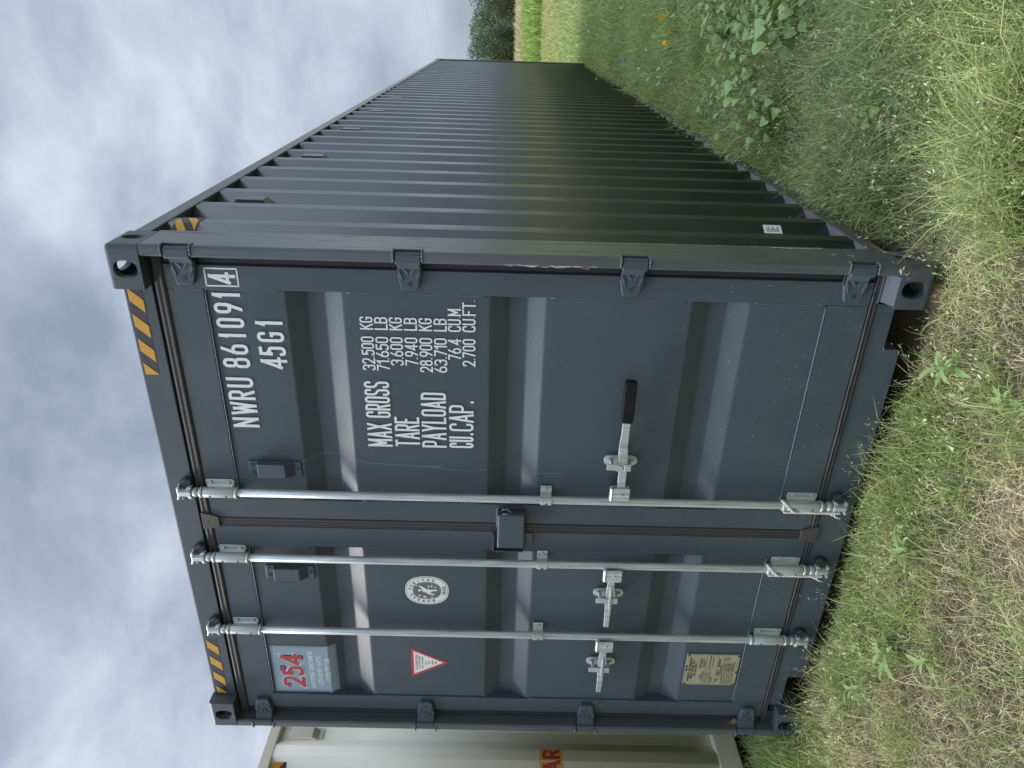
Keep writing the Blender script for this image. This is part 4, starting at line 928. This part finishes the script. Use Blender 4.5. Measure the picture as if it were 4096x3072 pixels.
# ------------------------------------------------------------------ grass
rg = np.random.default_rng(11)
def vnoise(x, y, s, seed=0):
    """cheap smooth value noise 0..1"""
    r = np.random.default_rng(seed); n = 64; G = r.random((n, n)); u = (x/s) % n; v = (y/s) % n; i = np.floor(u).astype(int); j = np.floor(v).astype(int); a = u-i; b = v-j
    a = a*a*(3-2*a); b = b*b*(3-2*b); i1 = (i+1) % n; j1 = (j+1) % n
    return (G[i, j]*(1-a)+G[i1, j]*a)*(1-b)+(G[i, j1]*(1-a)+G[i1, j1]*a)*b
def blades(x, y, L, w, h, d, col, phi=None, z=None, seg=(0, .3, .65, 1.), tw=None, tipc=1.15, wprof=(1, .9, .6, .08)):
    n = len(x); phi = rg.random(n)*2*PI if phi is None else phi
    z = gz(x, y) if z is None else z
    p0 = np.stack([x, y, z-.01], 1); dr = np.stack([np.cos(phi), np.sin(phi), 0*phi], 1); up = np.array([0, 0, 1.])
    p1 = p0+up*(L*(.35+.45*h))[:, None]*1.0+dr*(L*.12*d)[:, None]; p2 = p0+up*(L*h)[:, None]+dr*(L*d)[:, None]
    side0 = phi+PI/2+(rg.normal(0, .7, n) if tw is None else tw); sd = np.stack([np.cos(side0), np.sin(side0), rg.normal(0, .25, n)], 1)
    V = []; C = []
    for t, wp in zip(seg, wprof):
        c_ = p0*(1-t)**2+p1*2*t*(1-t)+p2*t*t
        V += [c_-sd*(w*wp/2)[:, None], c_+sd*(w*wp/2)[:, None]]; f_ = 1+(tipc-1)*t; C += [col*f_, col*f_]
    k = len(seg)*2; V = np.stack(V, 1).reshape(-1, 3); C = np.stack(C, 1).reshape(-1, 3); base = (np.arange(n)*k)[:, None]
    F = np.concatenate([base+np.array([2*s, 2*s+1, 2*s+3, 2*s+2]) for s in range(len(seg)-1)], 0)
    return V, F, C, p2
def join(parts):
    V, F, C = [], [], []; o = 0
    for v, f, c in parts: V.append(v); F.append(f+o); C.append(c); o += len(v)
    return np.concatenate(V), np.concatenate(F), np.concatenate(C)
def pick(n, cols, jit=.26):
    cols = np.array(cols); i = rg.integers(0, len(cols), n); return np.clip(cols[i]*(1+rg.normal(0, jit, (n, 1))), .01, 1)
GREEN = [(.24, .36, .11), (.30, .41, .12), (.38, .47, .15), (.18, .29, .10), (.45, .52, .20)]
LIFTED_GREEN = [(.20, .29, .08), (.35, .46, .13), (.46, .55, .16), (.60, .66, .30), (.50, .45, .22)]  # for blades in the containers' shade, coloured lighter to lift that shade
YELLOW = [(.44, .47, .20), (.53, .51, .25), (.38, .45, .18), (.60, .56, .31)]
STRAW = [(.64, .56, .30), (.72, .64, .37), (.52, .45, .23), (.78, .72, .46), (.42, .35, .18)]
def footprint(x, y):
    """True where a container stands"""
    return ((x > .02) & (x < 2.42) & (y > .02) & (y < 12.17)) | ((x > -3.07) & (x < -.68) & (y > -.25) & (y < 11.9))
def scatter(n, x0, x1, y0, y1): return rg.uniform(x0, x1, n), rg.uniform(y0, y1, n)
def clump(n, x0, x1, y0, y1, per, rad):
    k = max(1, n//per); cx, cy = scatter(k, x0, x1, y0, y1); a = np.repeat(np.arange(k), per); return cx[a]+rg.normal(0, rad, len(a)), cy[a]+rg.normal(0, rad, len(a)), a
G_parts, S_parts = [], []
HUSK = [(.56, .60, .28), (.48, .56, .24), (.64, .61, .36), (.40, .50, .20)]
def spikelets(p, n_each, spread, size, cols, z0=None):
    """oat-like husks hanging round the stem tips"""
    q = np.repeat(p, n_each, 0); m_ = len(q); q = q+rg.normal(0, 1, (m_, 3))*np.array([spread, spread, spread*.9]); a = rg.random(m_)*2*PI
    dr = np.stack([np.cos(a)*.55, np.sin(a)*.55, rg.normal(.25, .6, m_)], 1); dr /= np.linalg.norm(dr, axis=1)[:, None]; L = size*rg.uniform(.6, 1.3, m_); s_ = np.cross(dr, np.array([.1, .2, 1.])+rg.normal(0, .5, (m_, 3))); s_ /= np.linalg.norm(s_, axis=1)[:, None]
    w = L*rg.uniform(.10, .18, m_); w *= 1.05; V = np.stack([q, q+dr*(L*.4)[:, None]+s_*w[:, None], q+dr*L[:, None], q+dr*(L*.4)[:, None]-s_*w[:, None]], 1).reshape(-1, 3)
    return V, (np.arange(m_)*4)[:, None]+np.array([0, 1, 2, 3]), np.repeat(pick(m_, cols), 4, 0)
def keep(x, y, *arrs, margin=0.):
    k = ~footprint(x, y); return [x[k], y[k]]+[a[k] for a in arrs]
# near ground: short thatch of straw
def thatch(n, x0, x1, y0, y1, L0, L1, w0, w1, thr=.0):
    x, y = scatter(n, x0, x1, y0, y1); x, y = keep(x, y); k = rg.random(len(x)) < .35+.9*vnoise(x, y, .33, 5); x, y = x[k], y[k]; n = len(x)
    L = rg.uniform(L0, L1, n); v, f, c, _ = blades(x, y, L, rg.uniform(w0, w1, n), rg.uniform(.0, .35, n), rg.uniform(.6, 1., n), pick(n, STRAW), tipc=1.05, z=gz(x, y)+rg.uniform(.005, .03, n)); S_parts.append((v, f, c))
thatch(190000, -1.6, 4.3, -1.7, 2.2, .03, .11, .0010, .0024); thatch(26000, 2.35, 4.3, 2.2, 7, .08, .2, .002, .004)
# near green blades
def green(n, x0, x1, y0, y1, L0, L1, w0, w1, cols, per=14, rad=.035, s=.30, seed=3, lo=.25, tall=0., lean=(.25, .9), hh=(.35, .95), dens=None, phis=None):
    x, y, a = clump(n, x0, x1, y0, y1, per, rad); ph = rg.random(a.max()+1)*2*PI; phi = ph[a]+rg.normal(0, .8, len(a)); x, y, phi, a = keep(x, y, phi, a)
    nv = vnoise(x, y, s, seed); k = rg.random(len(x)) < np.clip((nv-lo)*2.2, .04, 1)*(.25+.75*(vnoise(x, y, s*.33, seed+100) > .42))
    if dens is not None: k &= rg.random(len(x)) < dens(x, y)
    x, y, phi, nv = x[k], y[k], phi[k], nv[k]; n = len(x); L = rg.uniform(L0, L1, n)*(.7+.6*nv)*np.clip(np.hypot(x-2.36, y+.10)/.42, .38, 1)
    v, f, c, tip = blades(x, y, L, rg.uniform(w0, w1, n), rg.uniform(*hh, n), rg.uniform(*lean, n), pick(n, cols), phi=phi); G_parts.append((v, f, c)); return x, y, tip
x, y, tip = green(120000, -1.6, 4.3, -1.7, 2.2, .06, .19, .0022, .0045, GREEN+YELLOW[:2], lo=.34, s=.20, rad=.024)
G_parts.append(spikelets(tip[rg.random(len(tip)) < .12], 5, .016, .014, HUSK))
x, y, tip = green(34000, -1.6, 4.3, -1.7, 2.2, .08, .22, .0018, .0032, YELLOW+STRAW[:2], lo=.2, seed=9, s=.4); G_parts.append(spikelets(tip[rg.random(len(tip)) < .18], 5, .018, .015, HUSK))
# fringe close to the sill and castings, taller
nearsill = lambda x, y: np.exp(-np.abs(np.minimum(y+.05, 0))/.16)
x, y, tip = green(52000, -.7, 2.46, -.40, .20, .05, .11, .0025, .0045, GREEN+YELLOW[:1], lo=.05, seed=14, hh=(.5, 1.), dens=lambda x, y: nearsill(x, y)); G_parts.append(spikelets(tip[rg.random(len(tip)) < .10], 4, .014, .014, YELLOW+GREEN[3:]))
# tall pale seed stalks standing out of the mat
n = 240; x, y = scatter(n, 2.44, 3.5, -.15, 3.0); x2_, y2_ = scatter(110, .1, 2.3, -.42, -.10); x = np.concatenate([x, x2_]); y = np.concatenate([y, y2_]); n = len(x)
L = np.where(y < 0, rg.uniform(.10, .19, n), rg.uniform(.24, .42, n)); v, f, c, tip = blades(x, y, L, rg.uniform(.0016, .0026, n), rg.uniform(.6, 1., n), rg.uniform(.2, .8, n), pick(n, [(.66, .64, .36), (.56, .62, .28), (.74, .68, .44)], .1)); G_parts.append((v, f, c)); G_parts.append(spikelets(tip, 8, .014, .020, [(.74, .70, .46), (.66, .68, .36)]))
# under the sill and in the gap between the containers
# right strip along the long side
x, y, tip = green(84000, 2.42, 3.95, -.3, 2.6, .14, .34, .0025, .005, GREEN+YELLOW, lo=.10, seed=21, lean=(.3, 1.), dens=lambda x, y: np.clip((np.hypot(x-2.42, y-.02)-.12)/.45, .0, 1)); G_parts.append(spikelets(tip[rg.random(len(tip)) < .16], 7, .024, .016, HUSK))
x, y, tip = green(84000, 2.41, 4.1, 2.0, 6.5, .18, .38, .003, .006, LIFTED_GREEN+GREEN[:2], lo=.05, seed=25, lean=(.3, 1.)); G_parts.append(spikelets(tip[rg.random(len(tip)) < .08], 5, .03, .024, GREEN[2:]+YELLOW[:1]+HUSK[3:]))
x, y, tip = green(76000, 2.41, 4.6, 6.3, 13, .20, .42, .005, .009, LIFTED_GREEN+GREEN[:2], lo=.0, seed=31, lean=(.2, .8), per=10, rad=.06); G_parts.append(spikelets(tip[rg.random(len(tip)) < .05], 3, .05, .04, GREEN[2:]))
x, y, tip = green(70000, -.64, -.02, -.2, 4.0, .1, .26, .003, .005, GREEN+LIFTED_GREEN, lo=0, seed=35)
x, y, tip = green(46000, -2.6, 7, 13, 24, .18, .36, .009, .018, GREEN+YELLOW[:2], lo=-.1, seed=41, lean=(.2, .8), per=8, rad=.1)
go = npmesh('grass', *join(G_parts)[:2], M_grass, cols=join(G_parts)[2]); tag(go, 'green and yellowing wild grass with oat-like husks round both containers', 'grass', kind='stuff')
v, f, c = join(S_parts); tag(npmesh('dry_grass', v, f, M_straw, cols=c), 'matted tan dry stalks lying on the bare ground before the doors', 'dry grass', kind='stuff')
# meadow beyond
F_parts = []
def meadow(n, y0, y1, slope, L0, L1, w0, w1, cols, x0=None, dens=None):
    y = y0+(y1-y0)*rg.random(n)**.9; x = 3.2+(rg.random(n)*2-1)*(2+slope*(y+2)); x, y = keep(x, y)
    if dens is not None: k = rg.random(len(x)) < dens(x, y); x, y = x[k], y[k]
    n = len(x); L = rg.uniform(L0, L1, n); v, f, c, _ = blades(x, y, L, rg.uniform(w0, w1, n), rg.uniform(.5, 1., n), rg.uniform(.1, .6, n), pick(n, cols, .14)); F_parts.append((v, f, c))
x_, y_ = scatter(60000, 4.2, 13, -4, 22); n_ = len(x_)
v, f, c, _ = blades(x_, y_, rg.uniform(.12, .3, n_), rg.uniform(.015, .035, n_), rg.uniform(.4, 1., n_), rg.uniform(.2, .8, n_), pick(n_, YELLOW[1:]+STRAW[:2], .14)); F_parts.append((v, f, c))
MEA = [(.36, .37, .10), (.42, .40, .13), (.30, .36, .085), (.25, .33, .075), (.47, .43, .17)]
meadow(60000, 20, 42, .35, .14, .32, .02, .045, MEA+YELLOW); meadow(50000, 40, 62, .35, .2, .4, .04, .08, MEA)
meadow(36000, 36, 62, .35, .5, 1.2, .05, .12, [(.27, .40, .09), (.33, .45, .11), (.22, .33, .08)], dens=lambda x, y: np.clip((vnoise(x, y, 1.5, 77)-.52)*5, 0, 1))
meadow(60000, 62, 119, .35, .7, 1.6, .07, .15, [(.50, .44, .24), (.55, .47, .30), (.44, .42, .20), (.38, .38, .15)], dens=lambda x, y: .25+.75*vnoise(x, y, 5, 8))
v, f, c = join(F_parts); tag(npmesh('meadow_grass', v, f, M_grass, cols=c), 'pale yellow-green hay meadow stretching to the trees', 'grass', kind='stuff')
# ------------------------------------------------------------------ trees
def tree_mesh(name, h, wd, n, size, cols, seed, base=.04, lob=14):
    r = np.random.default_rng(seed); k = lob; cz = r.uniform(base+.16, .86, k)*h; ca = r.random(k)*2*PI; cr = r.uniform(.1, .55, k)*wd*.5*(1.05-cz/h*.6); C = np.stack([cr*np.cos(ca), cr*np.sin(ca), cz], 1)
    rad = r.uniform(.16, .30, k)*wd; i = r.integers(0, k, n); d = r.normal(0, 1, (n, 3)); d /= np.linalg.norm(d, axis=1)[:, None]; rr_ = rad[i]*r.uniform(.35, 1.08, n)**.5
    p = C[i]+d*rr_[:, None]*np.array([1, 1, .85]); low = r.random(n) < .22; p[low, 2] = r.uniform(base, .4, low.sum())*h; p[:, 2] = np.clip(p[:, 2], .05, h*1.02)
    a = r.normal(0, 1, (n, 3)); a /= np.linalg.norm(a, axis=1)[:, None]; b = np.cross(a, r.normal(0, 1, (n, 3))); b /= np.linalg.norm(b, axis=1)[:, None]; s_ = size*r.uniform(.5, 1.3, n)
    V = np.stack([p-a*s_[:, None]*.5, p+b*s_[:, None]*.35, p+a*s_[:, None]*.5, p-b*s_[:, None]*.35], 1).reshape(-1, 3); cc = np.array(cols)[r.integers(0, len(cols), k)][i]*(1+r.normal(0, .2, (n, 1)))
    F = (np.arange(n)*4)[:, None]+np.arange(4); return V, F, np.repeat(np.clip(cc, .005, 1), 4, 0)
def trunk(h, r, seed):
    rs = random.Random(seed); mb = MB(); mb.tube([(0, 0, -.1), (rs.uniform(-.1, .1), 0, h*.3), (rs.uniform(-.2, .2), rs.uniform(-.2, .2), h*.7)], [r, r*.7, r*.25], 8)
    for k in range(5):
        a = rs.random()*6.28; z = h*rs.uniform(.2, .5); L = h*rs.uniform(.2, .35); mb.tube([(0, 0, z), (L*.5*math.cos(a), L*.5*math.sin(a), z+L*.5), (L*math.cos(a), L*math.sin(a), z+L*.8)], [r*.4, r*.25, r*.08], 6)
    return mb
CED = [(.060, .078, .030), (.080, .098, .036), (.11, .125, .042), (.050, .070, .036)]
OAK = [(.11, .17, .095), (.135, .20, .11), (.09, .145, .09), (.18, .25, .13)]
protos = []
for i in range(3):
    V, F, C = tree_mesh('crown', 4.4+.5*i, 4.6, 3000, .20, CED, 50+i, .02); protos.append(('cedar', V, F, C, trunk(4.4+.5*i, .16, i)))
for i in range(3):
    V, F, C = tree_mesh('crown', 9.0+1.0*i, 9.5, 3600, .36, OAK, 60+i, .10, 22); protos.append(('oak', V, F, C, trunk(9.0+i, .3, 10+i)))
built = {}
def place_tree(pi, x, y, s, rz, label, group):
    if pi not in built:
        kind, V, F, C, tm_ = protos[pi]; T = thing(kind+'_tree', label, 'tree', (x, y, -.05), group)
        o = npmesh('crown', V, F, M_leaf, cols=C); o.parent = T; tr = tm_.build('trunk', M_bark); tr.parent = T; built[pi] = T
    else:
        src = built[pi]; T = src.copy(); COL.objects.link(T)
        for ch in src.children: c2_ = ch.copy(); COL.objects.link(c2_); c2_.parent = T
    T.location = (x, y, -.05); T.scale = (s, s, s); T.rotation_euler = (0, 0, rz); T['label'] = label; T['group'] = group; return T
rs = random.Random(21)
for i in range(27): place_tree(i % 3, -24+2.1*i+rs.uniform(-.8, .8), 121+rs.uniform(-5, 5), rs.uniform(.85, 1.15), rs.uniform(0, 6), 'dark olive cedar in the nearer tree row beyond the meadow', 'cedars of the nearer tree row')
for i in range(24): place_tree(3+i % 3, -42+4.0*i+rs.uniform(-1.5, 1.5), 178+rs.uniform(-10, 10), rs.uniform(.9, 1.12), rs.uniform(0, 6), 'blue-green leafy tree standing behind the dark cedar row', 'leafy trees behind the cedars')
for i in range(17): place_tree(3+i % 3, -60+7.5*i+rs.uniform(-2, 2), 235+rs.uniform(-12, 12), rs.uniform(1.34, 1.6), rs.uniform(0, 6), 'tall far tree on the skyline at the back of the wood', 'skyline trees')
# ------------------------------------------------------------------ weeds
def leaf(mb, p, d, up, L, w, mi=0, cup=.15, teeth=0., n=6, heart=0.):
    """p base, d direction, leaf of n spans along L with midrib fold"""
    d = d.normalized(); s_ = d.cross(up).normalized(); nn = s_.cross(d).normalized(); vs = []
    for k in range(n+1):
        t = k/n; ww = w*(math.sin(PI*(t**(.55 if heart else .85)))**(.8))*(1 if k not in (0, n) else 0.02); ww *= 1+teeth*(1 if k % 2 else -1)
        q = p+d*(L*(t-heart*.12*(1 if False else 0)))+nn*(L*.22*(t-t*t*1.6)); vs += [q-s_*ww*.5+nn*cup*ww, q, q+s_*ww*.5+nn*cup*ww]
    mb.add(vs, [f for k in range(n) for f in ((3*k, 3*k+1, 3*k+4, 3*k+3), (3*k+1, 3*k+2, 3*k+5, 3*k+4))], mi, True)
LM = {}
def lm(name, col):
    if name not in LM: LM[name] = leafmat(name, .28, .5, attr=False, col=col)
    return LM[name]
def weed(kind, seed):
    rs = random.Random(seed); st_, lf, fl = MB(), MB(), MB()
    if kind == 'heart':
        for k in range(9):
            a = rs.random()*6.28; lean = rs.uniform(.05, .45); H = rs.uniform(.16, .36); top = Vector((math.cos(a)*lean*H, math.sin(a)*lean*H, H)); st_.tube([(0, 0, -.03), top*.5+Vector((0, 0, .02)), top], [.003, .0025, .0015], 5)
            for j in range(7):
                t = .35+.65*j/6; p = top*t; b = a+j*2.4+rs.uniform(-.4, .4); d = Vector((math.cos(b), math.sin(b), rs.uniform(-1.1, -.1))); L = rs.uniform(.050, .088)*(1.1-.35*t); q = p+d*L*.35; st_.tube([p, q], .001, 4); leaf(lf, q, d, Vector((0, 0, 1)), L, L*.86, heart=1, cup=.05, n=9)
    elif kind == 'lance':
        H = rs.uniform(.10, .2); st_.tube([(0, 0, -.03), (.01, .01, H*.6), (.0, .02, H)], [.004, .003, .002], 6)
        for j in range(10):
            b = j*2.4; t = .35+.65*j/9; L = rs.uniform(.065, .11)*(1.15-.5*abs(t-.6)); d = Vector((math.cos(b), math.sin(b), rs.uniform(.05, .7))); leaf(lf, Vector((0, .012*t, H*t)), d, Vector((0, 0, 1)), L, L*.30, teeth=.16, cup=.2, n=10)
    elif kind == 'sage':
        for k in range(3):
            a = k*2.1; H = rs.uniform(.16, .26); top = Vector((math.cos(a)*H*.25, math.sin(a)*H*.25, H)); st_.tube([(0, 0, -.03), top], [.003, .0015], 5)
            for j in range(9): b = j*2.4; t = .3+.7*j/8; d = Vector((math.cos(b), math.sin(b), .5)); leaf(lf, top*t, d, Vector((0, 0, 1)), rs.uniform(.035, .06), .017, cup=.2)
    else:
        H = .33; st_.tube([(0, 0, -.03), (.01, 0, H)], [.002, .0015], 5)
        for j in range(4): b = j*2.2; leaf(lf, Vector((0, 0, .06+.05*j)), Vector((math.cos(b), math.sin(b), .6)), Vector((0, 0, 1)), .06, .012)
        for j in range(10): b = j*.628; leaf(fl, Vector((.01, 0, H)), Vector((math.cos(b), -.35, math.sin(b))), Vector((0, -1, 0)), .032, .017, n=4)
        fl.prism(ell(.01, H, .009, .009, 10), 'y', -.012, .004)
    return st_, lf, fl
CM = {'heart': ((.36, .50, .17), 'heart_leaf_green'), 'lance': ((.32, .44, .17), 'fresh_leaf_green'), 'sage': ((.46, .52, .29), 'sage_leaf_grey'), 'yellow': ((.12, .2, .07), 'flower_leaf_green'), 'lilac': ((.14, .2, .10), 'lilac_leaf_green')}
WP = {}
def put_weed(kind, var, x, y, s, rz, label, name='weed', cat='weed', group=None, tilt=0.):
    key = (kind, var, name)
    if key not in WP:
        st_, lf, fl = weed(kind, hash(kind) % 7 if False else {'heart': 3, 'lance': 5, 'sage': 7, 'yellow': 9, 'lilac': 11}[kind]+var*13)
        T = thing(name, label, cat, (x, y, 0), group); o = st_.build('stem', M_stem); o.parent = T; o = lf.build('leaves', lm(CM[kind][1], CM[kind][0]), fixn=False); o.parent = T
        if fl.v: o = fl.build('petals', M_petal if kind == 'yellow' else M_lilac, fixn=False); o.parent = T
        WP[key] = T
    else:
        src = WP[key]; T = src.copy(); COL.objects.link(T)
        for ch in src.children: c2_ = ch.copy(); COL.objects.link(c2_); c2_.parent = T
    T.location = (x, y, float(gz(x, y))); T.rotation_euler = (tilt, tilt*.5, rz); T.scale = (s, s, s); T['label'] = label
    if group: T['group'] = group
    elif 'group' in T: del T['group']
    return T
HP = [(3.12, 2.55), (3.24, 2.1), (2.98, 2.25), (2.86, 2.05), (3.22, 3.0), (2.80, 2.60), (3.27, 1.75), (2.78, 1.85), (3.32, 2.55), (3.18, 1.55), (2.66, 2.2), (2.72, 1.70)]
for i, (x, y) in enumerate(HP): put_weed('heart', i % 3, x, y, rs.uniform(1.0, 1.35), rs.uniform(0, 6), 'grey-green heart-leaved weed in the patch beside the long side', 'broadleaf_weed', 'weed', 'heart-leaved weeds beside the long side')
put_weed('heart', 1, 2.88, .50, .75, 1.0, 'small heart-leaved weed alone in bright grass near the right casting', 'broadleaf_weed')
put_weed('heart', 2, 3.12, .92, .6, 2.0, 'small round-leaved weed near the edge of the photo in bright grass', 'broadleaf_weed')
for i, (x, y, s, lb) in enumerate(((2.15, -.22, 1.05, 'pale green toothed weed standing right before the sill notch'), (2.95, .10, .95, 'bright green star-shaped weed right of the bottom right casting'), (2.66, 1.10, 1.1, 'grey-green long-leaved weed beside the dark bottom rail'), (2.72, .42, .9, 'single toothed weed in the grass near the right casting'),
      (.86, -.22, .9, 'leafy weed close to the sill under the left locking bar'), (1.02, -.42, 1.35, 'largest spreading pale weed on the bare ground left of centre'), (.74, -.33, .95, 'low weed before the bottom left casting'), (1.44, -.30, 1.15, 'green weed in straw below the middle door seam'), (2.16, -.47, .8, 'small fresh weed at the lower edge of the photo'), (1.18, -.60, .8, 'dull green weed at the lower left on matted stalks'), (.52, -.26, .8, 'lone weed below the left casting'), (1.75, -.38, .7, 'tiny weed between bare patches before the right door'))):
    put_weed('lance', i % 3, x, y, s*.72, i*1.3, lb, 'leafy_weed')
for i, (x, y) in enumerate(((2.62, 3.55), (2.75, 4.3), (2.9, 3.75), (3.1, 3.6), (2.70, 5.1), (3.0, 4.9), (2.6, 6.1), (2.85, 6.4), (3.15, 5.6), (2.66, 2.95), (3.25, 4.1), (3.3, 3.4), (2.95, 7.6), (2.7, 8.0))):
    put_weed('sage', i % 2, x, y, rs.uniform(1., 1.5), i*1.9, 'pale silvery weed rising from the shaded grass along the container', 'silvery_weed', 'weed', 'silvery weeds along the container')
for i, (x, y, lb) in enumerate(((3.19, 4.27, 'yellow flower nearest the edge of the photo'), (3.10, 3.73, 'yellow flower in the middle of the three'), (3.03, 3.90, 'yellow flower nearest the container wall'))): put_weed('yellow', i % 2, x, y, 1.05, i*2., lb, 'yellow_flower', 'flower', 'yellow flowers in the shaded grass')
for i, (x, y, lb) in enumerate(((2.99, 10.2, 'pale lilac flower head in the dark grass far along the container'), (3.45, 17.0, 'lilac flower where the bright meadow begins'), (2.79, 6.05, 'small pale lilac flower close to the container wall'))): put_weed('lilac', 0, x, y, 1.1, i*1.2, lb, 'lilac_flower', 'flower')
for o in list(bpy.data.objects):
    if o.name.startswith('c.') or o.name == 'c': bpy.data.objects.remove(o, do_unlink=True)
